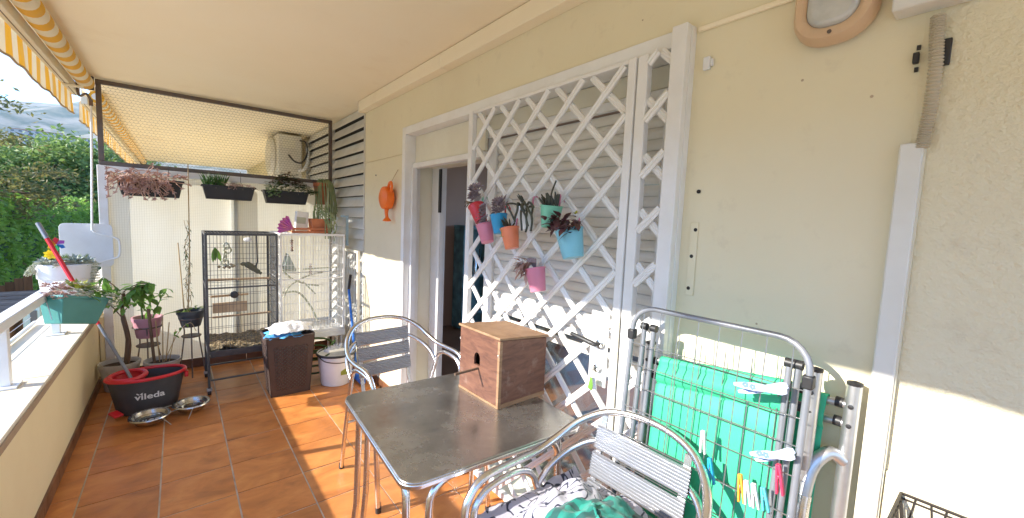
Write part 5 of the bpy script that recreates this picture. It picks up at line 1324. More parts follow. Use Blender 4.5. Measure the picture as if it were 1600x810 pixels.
# white panel frame leaning by the louvres
wf = thing('leaning_panel', 'white wire panel frame leaning on the louvre wall', 'panel', (1.33, 4.1, 0))
for y in (3.93, 4.52): MB().b2((1.315, y, .0), (1.34, y+.028, 1.17)).build('stile', 'cream_pvc', wf, bev=.003)
for z in (.06, .62, 1.142): MB().b2((1.316, 3.959, z), (1.339, 4.519, z+.028)).build('rail', 'cream_pvc', wf, bev=.003)
for k in range(8): MB().tube([(1.328, 3.99+.07*k, .08), (1.328, 3.99+.07*k, 1.15)], .003, 5).build('wire', 'white_cage', wf)
pl = thing('pale_blue_bracket', 'pale blue metal bracket behind the white cage', 'bracket', (1.29, 4.3, 1.2))
MB().b2((1.30, 4.22, 1.20), (1.32, 4.24, 1.48)).build('upright', 'blue_wall', pl); MB().b2((1.25, 4.22, 1.481), (1.32, 4.24, 1.50)).build('arm', 'blue_wall', pl)
# ------------------------------------------------------------------ plants
random.seed(31)
UPV = Vector((0, 0, 1))
def rosette(m_, p, R_, n=14, up=(0, 0, 1), thick=.22):
    p = Vector(p); up = Vector(up).normalized(); a = up.orthogonal().normalized(); b = up.cross(a)
    for k in range(n):
        t = k/n; ang = k*2.4; el = .15+1.1*t
        d = (a*cos(ang)+b*sin(ang))*cos(el)+up*sin(el)
        L = R_*(1-.55*t); w_ = L*.45
        s_ = d.cross(up).normalized(); nn = s_.cross(d)
        q = p+d*L*.55+nn*L*.02; tip = p+d*L+up*L*.10
        m_.add([p+d*L*.1, q-s_*w_/2+nn*w_*.2, tip, q+s_*w_/2+nn*w_*.2, q-nn*w_*thick*1.6], [(0, 1, 4), (1, 2, 4), (2, 3, 4), (3, 0, 4), (0, 3, 2, 1)])
    return m_
leafA = src_mesh(MB().leaf((0, 0, 0), (0, 1, 0), (0, 0, 1), 1, .52, .22, .25, 4), 'leaf', 'leaf_green')
leafB = src_mesh(MB().leaf((0, 0, 0), (0, 1, 0), (0, 0, 1), 1, .40, .45, .3, 4), 'leaf', 'leaf_green')
def put_leaf(parent, p, d, L, roll=0, me=None):
    d = Vector(d).normalized(); q = d.to_track_quat('Y', 'Z').to_matrix().to_4x4()
    inst(me or leafA, 'leaf', parent, Matrix.Translation(p) @ q @ Matrix.Rotation(roll, 4, 'Y') @ Matrix.Scale(L, 4))
def hang_trough(name, label, xa, xb, zt, h, y=4.745, mt='charcoal_plastic', d=.15):
    c = thing(name, label, 'planter', ((xa+xb)/2, y, zt-h), 'black planters hung on the end screen')
    trough(MB(), ((xa+xb)/2, y, zt-h), xb-xa, d, (xb-xa)*.86, d*.72, h).build('trough', mt, c, bev=.004)
    x = (xa+xb)/2
    r4 = MB()
    for lo, hi in (((xa-.008, y-d/2-.008, zt-.012), (xb+.008, y-d/2+.004, zt+.002)), ((xa-.008, y+d/2-.004, zt-.012), (xb+.008, y+d/2+.008, zt+.002)), ((xa-.008, y-d/2+.0045, zt-.012), (xa+.004, y+d/2-.0045, zt+.002)), ((xb-.004, y-d/2+.0045, zt-.012), (xb+.008, y+d/2-.0045, zt+.002))): r4.b2(lo, hi)
    r4.build('rim', mt, c, bev=.002)
    MB().b2((xa+.012, y-d/2+.012, zt-.05), (xb-.012, y+d/2-.012, zt-.022)).build('soil', 'soil', c)
    for xx in (xa+.1, xb-.1):
        MB().tube([(xx, y-d/2-.004, zt-.03), (xx, y-d/2-.004, zt+.012), (xx, EY-.018, zt+.05), (xx, EY-.020, 1.875), (xx, EY+.02, 1.875)], .0022, 5).build('hook_wire', 'dark_steel', c)
    return c
# A: trailing ghost plant
pa = hang_trough('hanging_planter', 'black hanging planter overflowing with pinkish trailing succulent', -.385, .045, 1.735, .145)
ms, mr_ = MB(), MB()
for k in range(150):
    x = -.39+.31*random.random()**1.1; p = Vector((x, 4.68+R1(-.03, .06), 1.715)); ang = R1(0, 6.28); v_ = Vector((cos(ang)*.6, -abs(sin(ang))*.5-.2, R1(.2, 1))).normalized(); pts_ = [p]
    nseg = random.randint(4, 8); step = R1(.022, .034); g_ = R1(.10, .42)
    for q in range(nseg):
        v_ = (v_+Vector((R1(-.75, .75), R1(-.35, .30), R1(-.45, .35)-g_))).normalized(); p = p+v_*step
        p.y = max(min(p.y, 4.76), 4.57); p.x = max(p.x, -.43)
        if p.z < 1.73 and p.y > 4.655: p.y = 4.655
        p.z = max(p.z, 1.50 if k % 9 == 0 else 1.57); pts_.append(p.copy())
    ms.tube(cr_spline(pts_, 3), .0032, 5)
    rosette(mr_, pts_[-1], R1(.016, .027), 9, (R1(-.7, .7), -.8, R1(-.2, .9)))
for k in range(14):
    x = R1(-.02, .06); rosette(mr_, (x, 4.66+R1(-.03, .05), 1.745+R1(0, .035)), R1(.02, .03), 9, (R1(-.5, .5), -.5, 1))
ms.build('trailing_stems', 'stem_pink', pa); mr_.build('rosettes', 'succ_pink', pa, smooth=False)
# B: grassy tuft
pb = hang_trough('hanging_planter', 'black hanging planter with a green grassy tuft at its left end', .178, .585, 1.725, .125)
m_ = MB()
for k in range(150):
    x = .20+.15*random.random(); a = R1(0, 6.3); p = Vector((x, 4.73+R1(-.04, .04), 1.695))
    m_.leaf(p, (.35*cos(a), .35*sin(a)-.1, 1), (cos(a+1.5), sin(a+1.5), .2), R1(.08, .165), .009, .25, .1, 3)
m_.build('grass_tuft', 'leaf_grass', pb, smooth=False)
m_ = MB()
for k in range(16):
    p = Vector((R1(.36, .56), 4.70+R1(-.03, .04), 1.70)); m_.tube(cr_spline([p, p+Vector((R1(-.05, .05), -.03, R1(.02, .06))), p+Vector((R1(-.10, .10), -.06, R1(-.01, .06)))], 3), .002, 4)
    if k < 9: rosette(m_, p+Vector((R1(0, .05), -.02, .03)), .018, 8)
m_.build('dry_twigs', 'succ_pink', pb, smooth=False)
# C: dark kalanchoe
pc = hang_trough('hanging_planter', 'black hanging planter with dark bushy foliage beside the louvres', .66, 1.062, 1.715, .125)
m_, m2_ = MB(), MB()
for k in range(640):
    u = random.random(); x = .70+.40*u; hgt = .20*max(.2, sin(pi*min(1, .12+u*.9)))
    p = Vector((x+R1(-.04, .04), 4.70+R1(-.07, .07), 1.70+hgt*random.random()**.7)); 
    if x < .80: p.z -= .05*random.random(); p.y -= .03
    a = R1(0, 6.3); (m2_ if p.z > 1.79 and random.random() < .7 else m_).leaf(p, (cos(a), sin(a), R1(-.3, .5)), (0, 0, 1), R1(.03, .052), .030, .15, .2, 2)
m_.build('foliage', 'leaf_dark', pc, smooth=False); m2_.build('top_foliage', 'leaf_bronze', pc, smooth=False)
m_ = MB()
for k in range(26):
    p = Vector((R1(.68, .8), 4.665, 1.70+R1(-.05, .03))); rosette(m_, p, R1(.014, .022), 8, (R1(-.4, .4), -1, .3))
m_.build('pale_rosettes', 'succ_green', pc, smooth=False)
# terracotta wall pot with strands
tw = thing('wall_pot', 'terracotta pot with hanging cactus strands on the dark post', 'plant pot', (1.19, 4.74, 1.6))
MB().lathe([(.045, 0), (.05, .004), (.068, .19), (.074, .19), (.075, .225), (.064, .225), (.060, .19), (.001, .185)], 22, (1.195, 4.745, 1.605)).build('pot', 'terracotta', tw)
MB().tube([(1.195+.069*cos(a), 4.745+.069*sin(a), 1.79) for a in [2*pi*i/20 for i in range(20)]], .0025, 5, closed=True).build('wire_ring', 'dark_steel', tw)
m_ = MB()
for k in range(26):
    a = R1(-3.0, .6); o_ = Vector((cos(a)*.06+.02, sin(a)*.06, 0)); p = Vector((1.20, 4.745, 1.81)); L = R1(.18, .50)
    m_.tube(cr_spline([p, p+o_*1.0+Vector((0, 0, .05)), p+o_*1.6+Vector((0, 0, -.05)), p+o_*1.7+Vector((R1(-.015, .025), 0, -L))], 5), [.005]*5+[.0068]*6+[.0055]*4+[.004], 5)
m_.build('strands', 'cactus_strand', tw)
m_ = MB()
for k in range(9):
    a = R1(0, 6.28); m_.leaf((1.20+.02*cos(a), 4.73, 1.86), (cos(a), sin(a)*.6-.3, R1(.0, .5)), UPV, R1(.05, .075), .038, .3, .2, 3)
m_.tube([(1.20, 4.74, 1.80), (1.20, 4.735, 1.865)], .003, 5)
m_.build('top_leaves', 'leaf_grass', tw, smooth=False)

# --- potted plants on the floor at the screen
def pot(parent, c, rt, rb, h, mt, rimh=.03, n=26, soil=True, tilt=None):
    R_ = tilt
    MB().lathe([(rb, 0), (rb+.002, .003), (rt, h-rimh), (rt+.006, h-rimh), (rt+.008, h), (rt-.003, h), (rt-.008, h-rimh), (rb-.006, .006), (.001, .006)], n, c, R=R_).build('pot', mt, parent)
    if soil: MB().lathe([(.001, h-rimh-.004), (rt*.5, h-rimh+.004), (rt-.008, h-rimh-.004), (.001, h-rimh-.02)], n, c, R=R_).build('soil', 'soil', parent)
p1 = thing('pepper_plant', 'leafy pepper plant in a white floor pot at the parapet corner', 'potted plant', (-.40, 4.58, 0))
pot(p1, (-.40, 4.56, 0), .125, .095, .225, 'old_white_plastic')
tk_ = cr_spline([(-.36, 4.58, .19), (-.345, 4.58, .40), (-.375, 4.60, .62), (-.36, 4.60, .80)], 4); MB().tube(tk_, [.020]*4+[.017]*4+[.012]*4+[.008], 8).build('trunk', 'bark', p1)
br_ = MB()
for k in range(11):
    a = R1(0, 6.28); b0_ = tk_[random.randint(7, 12)]; e_ = b0_+Vector((.16*cos(a)+.02, .12*sin(a)-.06, R1(.06, .22)))
    br_.tube(cr_spline([b0_, (b0_+e_)/2+Vector((0, 0, .03)), e_], 3), .004, 5)
    for q in range(9):
        t = R1(.35, 1.05); p = b0_.lerp(e_, t)+Vector((0, 0, .02)); put_leaf(p1, p, (R1(-1, 1), R1(-1.2, .4), R1(-.9, .25)), R1(.055, .105), R1(-.5, .5), leafA)
br_.build('branches', 'bark', p1)
p2 = thing('pink_pot_plant', 'pink pot with tall leafy plant on a rusty stand', 'potted plant', (-.235, 4.66, 0))
PC = (-.225, 4.66, .385)
pot(p2, PC, .098, .075, .175, 'pink_plastic')
st_ = MB()
for k in range(4):
    a = R1(-.03, .03); st_ = MB(); s_ = cr_spline([(PC[0]+.03*cos(k*1.6), PC[1]+.03*sin(k*1.6), .53), (PC[0]+.06*cos(k*1.6)+.02, PC[1]+.05*sin(k*1.6), .68), (PC[0]+.10*cos(k*1.6)+.03, PC[1]+.07*sin(k*1.6)-.03, .80+.02*k)], 4)
    st_.tube(s_, [.006]*4+[.004]*4+[.002], 6); st_.build('stem', 'leaf_grass', p2)
    for q in range(9):
        p = s_[min(8, 2+q)]; put_leaf(p2, p, (R1(-1, 1), R1(-1.2, .3), R1(-.7, .4)), R1(.06, .12), R1(-.4, .4), leafA if q % 2 else leafB)
s1 = thing('pot_stand', 'rusty three legged wire stand under the pink pot', 'plant stand', (-.225, 4.66, 0), 'rusty plant stands')
def wire_stand(s_, c, r, zt):
    for z, rr in ((zt, r), (zt-.17, r*.55)): MB().tube([(c[0]+rr*cos(a), c[1]+rr*sin(a), z) for a in [2*pi*i/22 for i in range(22)]], .006, 6, closed=True).build('hoop', 'rusty_steel', s_)
    MB().lathe([(r*.8, 0), (r*.85, .004), (r*.85, .01), (.001, .01)], 20, (c[0], c[1], zt-.17)).build('plate', 'rusty_steel', s_)
    for k in range(3):
        a = k*2.094+.5; MB().tube(cr_spline([(c[0]+r*cos(a), c[1]+r*sin(a), zt), (c[0]+r*.7*cos(a), c[1]+r*.7*sin(a), zt-.10), (c[0]+r*.75*cos(a), c[1]+r*.75*sin(a), zt-.2), (c[0]+r*1.25*cos(a), c[1]+r*1.1*sin(a), .004)], 4), .0055, 6).build('leg', 'rusty_steel', s_)
wire_stand(s1, (PC[0], PC[1]), .096, .475)
mat('grey_pot', (.075, .078, .085), .5)
p3 = thing('grey_pot_vine', 'dark grey pot with caned vine on a rusty stand left of the black cage', 'potted plant', (.07, 4.62, 0))
GC = (.07, 4.60, .455)
pot(p3, GC, .098, .068, .145, 'grey_pot')
MB().tube([(GC[0]-.02, GC[1]+.02, .57), (GC[0]+.005, GC[1]+.12, 1.10), (GC[0]+.012, EY-.06, 1.90)], [.006, .0055, .004], 7).build('cane', 'cane', p3)
MB().tube([(GC[0]-.045, GC[1]+.01, .57), (GC[0]-.075, GC[1]+.03, 1.20)], .005, 7).build('cane', 'cane', p3)
vn = MB(); lf = MB()
for q in range(3):
    pts_ = [Vector((GC[0]-.02+.02*sin(q*2), GC[1]+.02, .57))]
    for k in range(1, 12): pts_.append(Vector((GC[0]-.01+.018*sin(k*1.4+q*2), GC[1]+.02+.013*k, .57+.075*k*(1 if q < 2 else .8))))
    vn.tube(cr_spline(pts_, 3), .0022, 5)
    for p in cr_spline(pts_, 5)[10:]:
        if random.random() < .75: a = R1(0, 6.28); lf.leaf(p, (cos(a), sin(a), R1(-.8, .1)), UPV, R1(.025, .05), .009, .3, .1, 2)
vn.build('vine_stems', 'cane', p3); lf.build('vine_leaves', 'leaf_dark', p3, smooth=False)
for k in range(16): a = R1(0, 6.28); put_leaf(p3, Vector((GC[0]+.02+.03*cos(a), GC[1]-.01+.02*sin(a), .575+R1(0, .045))), (cos(a), sin(a), R1(-.1, .7)), R1(.04, .07), 0, leafB)
put_leaf(p3, Vector((GC[0]-.06, GC[1]-.05, .59)), (-1, -.4, .45), .15, .3, leafB)
s2 = thing('pot_stand', 'rusty three legged wire stand under the dark grey pot', 'plant stand', (.07, 4.60, 0), 'rusty plant stands')
wire_stand(s2, (GC[0], GC[1]), .086, .53)
p4 = thing('bare_stem_pot', 'white floor pot with bare canes between the two stands', 'potted plant', (-.12, 4.50, 0))
pot(p4, (-.13, 4.50, 0), .118, .088, .215, 'old_white_plastic')
for (dx, dy, x2, h, r) in ((-.05, -.05, -.045, .62, .011), (.0, .02, .015, .50, .004), (.02, .03, .05, .44, .004), (.04, 0, .085, .36, .003), (-.02, .03, -.03, .47, .004)):
    MB().tube(cr_spline([(-.13+dx, 4.50+dy, .17), (-.13+dx+x2*.3, 4.5+dy, .17+h*.4), (-.13+dx+x2*.6, 4.5+dy, .17+h*.8)], 3), r, 7).build('cane', 'bark' if r > .01 else 'cane', p4)
for k in range(4): put_leaf(p4, Vector((-.06+.03*k, 4.47, .42+.03*k)), (R1(-.2, 1), -.6, R1(-.2, .2)), R1(.05, .07), 0, leafB)
MB().tube(cr_spline([(-.12, 4.47, .2), (-.02, 4.45, .44), (.06, 4.44, .52), (.10, 4.45, .44)], 4), .003, 5).build('tendril', 'cane', p4)

# --- mop bucket, mop, bowls
mbk = thing('mop_bucket', 'dark grey oval mop bucket with red wringer rim', 'mop bucket', (-.21, 3.98, 0))
BC = Vector((-.205, 3.985, 0)); BA = radians(4)
def oval(sx_, sy_, z, n=40, egg=.0):
    out = []
    for k in range(n):
        a = 2*pi*k/n; x = sx_*cos(a); y = sy_*sin(a)*(1+egg*cos(a)); 
        out.append(BC+Matrix.Rotation(BA, 3, 'Z') @ Vector((x, y, z)))
    return out
levels = [(.165, .105, .0), (.172, .112, .006), (.205, .135, .19), (.222, .146, .262), (.216, .140, .262), (.20, .128, .19), (.166, .105, .012)]
vs = []; fs = []
for l in levels: vs += oval(*l)
for i in range(len(levels)-1):
    for k in range(40): fs.append((i*40+k, i*40+(k+1) % 40, (i+1)*40+(k+1) % 40, (i+1)*40+k))
fs.append(tuple(range(40))[::-1]); fs.append(tuple(range(6*40, 7*40)))
MB().add(vs, fs).build('tub', 'grey_plastic', mbk)
MB().tube(oval(.222, .147, .266), .0125, 8, closed=True).build('rim', 'red_plastic', mbk)
wc_ = BC+Matrix.Rotation(BA, 3, 'Z') @ Vector((-.105, 0, .268))
MB().tube([wc_+Vector((.098*cos(a), .115*sin(a), .006)) for a in [2*pi*i/28 for i in range(28)]], .016, 8, closed=True).build('wringer_ring', 'red_plastic', mbk)
MB().lathe([(.098, 0), (.085, -.06), (.06, -.085), (.001, -.088)], 24, wc_, sy=1.15, close=False).build('wringer_basket', 'red_plastic', mbk)
MB().b2((BC.x+.215, BC.y-.02, .20), (BC.x+.24, BC.y+.03, .245)).build('spout', 'red_plastic', mbk, bev=.006)
MB().box((BC.x-.165, BC.y-.125, .045), (.055, .075, .016), rot('Z', 35) @ rot('X', 14)).build('pedal', 'red_plastic', mbk, bev=.006)
# lettering
cu = bpy.data.curves.new('text', 'FONT'); cu.body = 'vileda'; cu.size = .062; cu.align_x = 'CENTER'; cu.extrude = .0012; cu.space_character = 1.02; cu.offset = .0012
to = bpy.data.objects.new('text', cu); COL.objects.link(to); bpy.context.view_layer.update()
tme = bpy.data.meshes.new_from_object(to.evaluated_get(bpy.context.evaluated_depsgraph_get())); bpy.data.objects.remove(to)
tme.materials.clear(); tme.materials.append(MATS['white_plastic'])
# wrap the letters on the tub front
for v in tme.vertices:
    u, w2, e = v.co.x*1.15, v.co.y, v.co.z
    z = .120+w2; t = z/.262; sx_ = .168+(.222-.168)*t; sy_ = .108+(.146-.108)*t
    a = -pi/2+ (u+.01)/ (sx_*1.0)
    p = BC+Matrix.Rotation(BA, 3, 'Z') @ Vector((sx_*cos(a), sy_*sin(a), z)); nrm = Vector((cos(a)/sx_, sin(a)/sy_, -.0)).normalized()
    v.co = p+nrm*(.004+e)-OFF[mbk.name]
lo_ = bpy.data.objects.new('lettering', tme); COL.objects.link(lo_); lo_.parent = mbk; OFF[lo_.name] = OFF[mbk.name]
# little leaf mark over the i
m_ = MB()
for s_ in (-1, 1):
    poly = [(-.0565, .160), (-.0565+s_*.012, .172), (-.0565+s_*.020, .171), (-.0565+s_*.008, .158)]
    vv = []
    for u, z in poly:
        t = z/.262; sx_ = .168+(.222-.168)*t; sy_ = .108+(.146-.108)*t; a = -pi/2+(u+.01)/sx_
        p = BC+Matrix.Rotation(BA, 3, 'Z') @ Vector((sx_*cos(a), sy_*sin(a), z)); nrm = Vector((cos(a)/sx_, sin(a)/sy_, 0)).normalized(); vv.append(p+nrm*.006)
    m_.add(vv, [(0, 1, 2, 3)] if s_ > 0 else [(3, 2, 1, 0)])
m_.build('logo_mark', 'white_plastic', mbk, smooth=False)
mp_ = thing('mop', 'mop with grey pole and red upper handle leaning from the bucket', 'mop', (-.29, 3.97, .2))
mA = Vector((-.285, 3.97, .235)); mB_ = at(59, 349, 0, -.80)
L_ = lambda t: mA.lerp(mB_, t)
MB().tube([L_(0), L_(.60)], .0105, 10).build('pole', 'grey_tube', mp_); MB().tube([L_(.601), L_(.90)], .0135, 10).build('handle', 'red_plastic', mp_)
MB().tube([L_(.901), L_(1)], .0145, 10).build('grip', 'grey_tube', mp_); MB().tube([L_(.355), L_(.372)], .0115, 10).build('collar', 'red_plastic', mp_)
m_ = MB()
for k in range(60):
    a = R1(0, 6.28); m_.tube(cr_spline([mA, mA+Vector((.05*cos(a), .05*sin(a), -.02)), mA+Vector((.08*cos(a), .075*sin(a), -.045))], 2), .004, 4)
m_.build('mop_strands', 'old_white_plastic', mp_)
bs = thing('bowl_stand', 'low wire stand holding the two pet bowls', 'bowl stand', (-.08, 3.72, 0))
B1, B2 = Vector((-.185, 3.685, .062)), Vector((.045, 3.77, .062))
prof_b = [(.001, -.052), (.068, -.052), (.078, -.046), (.098, -.004), (.112, .0), (.116, -.003), (.113, .004), (.097, .001), (.073, -.042), (.064, -.047), (.001, -.047)]
for i, b in enumerate((B1, B2)):
    MB().tube([b+Vector((.103*cos(a), .103*sin(a), -.003)) for a in [2*pi*k/26 for k in range(26)]], .0024, 5, closed=True).build('ring', 'wire_steel', bs)
    bo = thing('pet_bowl', ['steel pet bowl with water, the left one nearer the camera', 'steel pet bowl with water, the right one'][i], 'bowl', b-Vector((0, 0, .05)), 'steel pet bowls')
    MB().lathe(prof_b, 32, b, close=False).build('bowl', 'steel', bo)
    MB().lathe([(.001, -.02), (.085, -.02)], 28, b, close=False).build('water', 'window_glass', bo)
dv = (B2-B1).normalized(); pv = Vector((-dv.y, dv.x, 0))
for s_ in (-1, 1): MB().tube([B1+pv*s_*.055+dv*.09, B2+pv*s_*.055-dv*.09], .0024, 5).build('link_wire', 'wire_steel', bs)
for b, s1_ in ((B1, .03), (B2, -.03)):
    for s_ in (-1, 1):
        p = b+pv*s_*.104+dv*s1_; f_ = b+pv*s_*.135+dv*s1_*2.4; f_.z = .002
        MB().tube([p, f_], .0026, 5).build('leg', 'wire_steel', bs)

# --- rail planters
gp = thing('green_planter', 'teal green plastic planter of succulents tilting off the railing', 'planter', (0, 0, 0))
trough(MB(), (0, 0, -.175), .28, .17, .20, .12, .175).build('trough', 'teal_plastic', gp, bev=.005)
for lo, hi in (((-.148, -.095, -.016), (.148, -.084, .0)), ((-.148, .084, -.016), (.148, .095, .0)), ((-.148, -.0838, -.016), (-.136, .0838, 0)), ((.136, -.0838, -.016), (.148, .0838, 0))): MB().b2(lo, hi).build('rim', 'teal_plastic', gp, bev=.002)
MB().b2((-.125, -.075, -.045), (.125, .075, -.02)).build('soil', 'soil', gp)
ma, mb2, mc = MB(), MB(), MB()
random.seed(77)
for k in range(130):
    x = R1(-.16, .20); y = R1(-.10, .09); z = R1(-.025, .065)+(.02 if abs(x) < .1 else 0)
    if x > .12: z -= .03; y -= .02
    (ma if k % 3 else mc).__class__
    rosette((ma if x > -.06 else mc), (x, y, z), R1(.016, .034), 10, (R1(-.5, .5), R1(-.8, .2), 1))
rosette(mb2, (-.025, -.03, .045), .105, 13, (-.25, -.35, 1), .12)
m3 = MB()
for k in range(26):
    p = Vector((R1(-.17, -.05), R1(-.08, .06), -.01)); a = R1(0, 6.3); m3.leaf(p, (.7*cos(a)-.2, .7*sin(a)-.2, R1(.2, .9)), UPV, R1(.03, .07), .016, .4, .2, 2)
tag(ma.build('pale_rosettes', 'succ_pale', gp, smooth=False), kind='stuff'); mc.build('pink_rosettes', 'succ_pink', gp, smooth=False); mb2.build('yellow_rosette', 'leaf_yellow', gp, smooth=False); m3.build('brown_leaves', 'succ_pink', gp, smooth=False)
for k in range(26): pass
for k in range(34): 
    p = Vector((R1(-.02, .20), R1(-.10, .05), R1(.0, .09))); d_ = (R1(-.4, 1), R1(-1, .3), R1(-.5, .6))
    inst(leafA, 'leaf', gp, Matrix.Translation(p) @ Vector(d_).to_track_quat('Y', 'Z').to_matrix().to_4x4() @ Matrix.Scale(R1(.05, .085), 4))
MB().tube(cr_spline([(-.125, -.02, -.15), (-.150, .0, -.05), (-.152, .05, .01), (-.13, .10, .012), (-.10, .11, -.02)], 4), .003, 5).build('hook_wire', 'wire_steel', gp)
gp.location = (-.525, 3.80, .905); gp.rotation_euler = (radians(-4), radians(14), radians(46))
wp = thing('white_oval_pot', 'white oval pot of pale succulents standing at the end of the railing', 'plant pot', (-.665, 4.56, .603))
WC_ = (-.668, 4.56, .603)
MB().lathe([(.115, 0), (.12, .006), (.150, .33), (.158, .335), (.168, .44), (.160, .445), (.148, .335), (.001, .40)], 30, WC_, sx=1.0, sy=.85, close=False).build('pot', 'white_plastic', wp)
MB().lathe([(.001, .43), (.10, .425), (.157, .40)], 26, WC_, sy=.85, close=False).build('soil', 'soil', wp)
ma, mb2, mc = MB(), MB(), MB()
for k in range(60):
    a = R1(0, 6.28); r = .165*sqrt(random.random()); p = (WC_[0]+r*cos(a), WC_[1]+.85*r*sin(a), WC_[2]+.44+.02*(1-r/.16))
    rosette(ma, p, R1(.025, .04), 11, (1.2*cos(a)*r/.16, sin(a)*r/.16, 1))
for (dx, dy, r) in ((.05, -.06, .075), (-.10, -.09, .06), (.12, -.05, .055), (-.02, -.11, .05)): rosette(mb2, (WC_[0]+dx, WC_[1]+dy, WC_[2]+.465), r, 15, (dx*2, -.5, 1))
for k in range(120):
    p = Vector((WC_[0]+R1(-.03, .10), WC_[1]+R1(.0, .09), WC_[2]+.45)); a = R1(0, 6.3); mc.leaf(p, (.4*cos(a), .4*sin(a), 1), (cos(a+1), sin(a+1), .2), R1(.04, .075), .008, .2, .1, 2)
for k in range(5):
    p = Vector((WC_[0]+.15, WC_[1]-.06, WC_[2]+.44)); 
    for q in range(9): rosette(ma, p+Vector((.012*k-.02+R1(-.006, .006), -.01, -.022*q)), .016, 8, (.5, -.6, .4))
for k in range(12): rosette(ma, (WC_[0]-.17+R1(-.02, .02), WC_[1]-.05+R1(-.04, .04), WC_[2]+.425-R1(0, .06)), .03, 9, (-1, -.4, .3))
tag(ma.build('pale_rosettes', 'succ_pale', wp, smooth=False), kind='stuff'); mb2.build('grey_rosettes', 'succ_grey', wp, smooth=False); mc.build('green_spikes', 'succ_green', wp, smooth=False)
pwm = thing('pinwheel', 'rainbow toy pinwheel stuck in the white oval pot', 'pinwheel', (-.72, 4.5, 1.03))
PWc = at(88, 382, 1, 4.48)
MB().tube([PWc, (PWc.x+.005, 4.50, 1.03)], .003, 6).build('stick', 'white_plastic', pwm)
for k, (n, c) in enumerate((('pw_red', (.75, .05, .10)), ('pw_purple', (.45, .10, .55)), ('pw_blue', (.05, .25, .65)), ('pw_green', (.05, .5, .22)), ('pw_yellow', (.90, .72, .02)), ('pw_orange', (.90, .35, .03)))):
    mat(n, c, .35, trans=.3); a = radians(75-60*k)
    m_ = MB(); d = Vector((cos(a), 0, sin(a))); e_ = Vector((-sin(a), 0, cos(a)))
    m_.add([PWc, PWc+d*.040-e_*.005, PWc+d*.050+e_*.016+Vector((0, -.009, 0)), PWc+d*.026+e_*.025+Vector((0, -.013, 0))], [(0, 1, 2, 3)]); o = m_.build('vane', n, pwm, smooth=False); o.modifiers.new('thick', 'SOLIDIFY').thickness = .001
m_ = MB(); yfl = PWc+Vector((-.03, -.01, -.075))
for k in range(7):
    a = 2*pi*k/7; m_.leaf(yfl, (cos(a), -.4, sin(a)), (0, -1, 0), .04, .028, .2, .2, 3)
m_.build('yellow_flower', 'pw_yellow', pwm, smooth=False)
# ------------------------------------------------------------------ little tin pots hooked on the lattice
random.seed(50)
tins = {'tin_red': (.60, .03, .05), 'tin_blue': (.02, .32, .62), 'tin_pink': (.66, .22, .32), 'tin_orange': (.85, .25, .12), 'tin_white': (.74, .75, .76), 'tin_mint': (.22, .62, .42), 'tin_sky': (.22, .56, .68)}
for n, c in tins.items(): mat(n, c, .38, col2=tuple(x*.9 for x in c), scale=12, coat=.15)
def tin(label, mt, ctr, D_top, H, lean, strap, hook_to=None):
    """ctr = pixel of the rim centre and of the foot centre; the pot hangs clear of the slats"""
    (rx_, ry_), (bx_, by_) = ctr
    x = GX-.012-D_top/2
    c = thing('hanging_tin_pot', label, 'plant pot', at(bx_, by_, 0, x), 'tin pots on the lattice gate')
    a = at(rx_, ry_, 0, x); b = at(bx_, by_, 0, x); ax = (a-b).normalized(); h = H
    b = a-ax*h
    R_ = UPV.rotation_difference(ax).to_matrix()
    rt, rb = D_top/2, D_top*.36
    MB().lathe([(rb, 0), (rb+.001, .002), (rt-.001, h-.004), (rt+.002, h-.002), (rt+.002, h+.002), (rt-.002, h+.002), (rb-.002, .004), (.001, .004)], 24, b, R=R_).build('pot', mt, c)
    MB().lathe([(.001, h-.012), (rt*.6, h-.010), (rt-.003, h-.016), (.001, h-.03)], 18, b, R=R_).build('soil', 'soil', c)
    # strap hook over the slat
    hk = MB(); u = R_ @ Vector((1, 0, 0)); top = a+Vector((rt*.85, 0, .0))
    pts = [a+Vector((rt*.9, -.004, -.02)), a+Vector((rt*.9, -.004, .035)), a+Vector((rt+.004, -.004, .052)), a+Vector((rt+.022, -.004, .048)), a+Vector((rt+.026, -.004, .02))]
    hk.tube(cr_spline(pts, 4), .0045, 6); hk.build('hook', strap, c)
    return c, a, R_, rt
P_ = []
c, a, R_, r = tin('red tin pot, leftmost of the pots on the lattice', 'tin_red', ((744, 322), (757, 362)), .088, .10, 0, 'tin_mint')
m_ = MB()
for k in range(9): rosette(m_, a+Vector((-.01, R1(-.05, .03), .03+R1(0, .07))), R1(.03, .046), 13, (-.6, R1(-.6, .4), .8))
m_.build('mauve_rosettes', 'succ_mauve', c, smooth=False)
m_ = MB()
for k in range(10): m_.tube(cr_spline([a+Vector((0, 0, -.01)), a+Vector((-.02, R1(.0, .05), .02)), a+Vector((-.03, R1(.02, .08), R1(-.01, .03)))], 3), .002, 4)
m_.build('twigs', 'bark', c)
c, a, R_, r = tin('small pink tin pot below the red one', 'tin_pink', ((757, 352), (764, 390)), .090, .095, 0, 'tin_pink')
m_ = MB()
for k in range(8): rosette(m_, a+Vector((-.01, R1(-.02, .03), .01+.012*k)), .034, 12, (-.6, R1(-.4, .6), .6))
m_.build('mauve_rosettes', 'succ_mauve', c, smooth=False)
c, a, R_, r = tin('bright blue tin pot between the red and the white ones', 'tin_blue', ((779, 336), (782, 372)), .088, .095, 0, 'tin_red')
m_ = MB()
for k in range(9): rosette(m_, a+Vector((-.005, R1(-.045, .04), .015+R1(0, .055))), R1(.034, .050), 14, (-.6, R1(-.5, .5), .8))
m_.build('mauve_rosettes', 'succ_mauve', c, smooth=False)
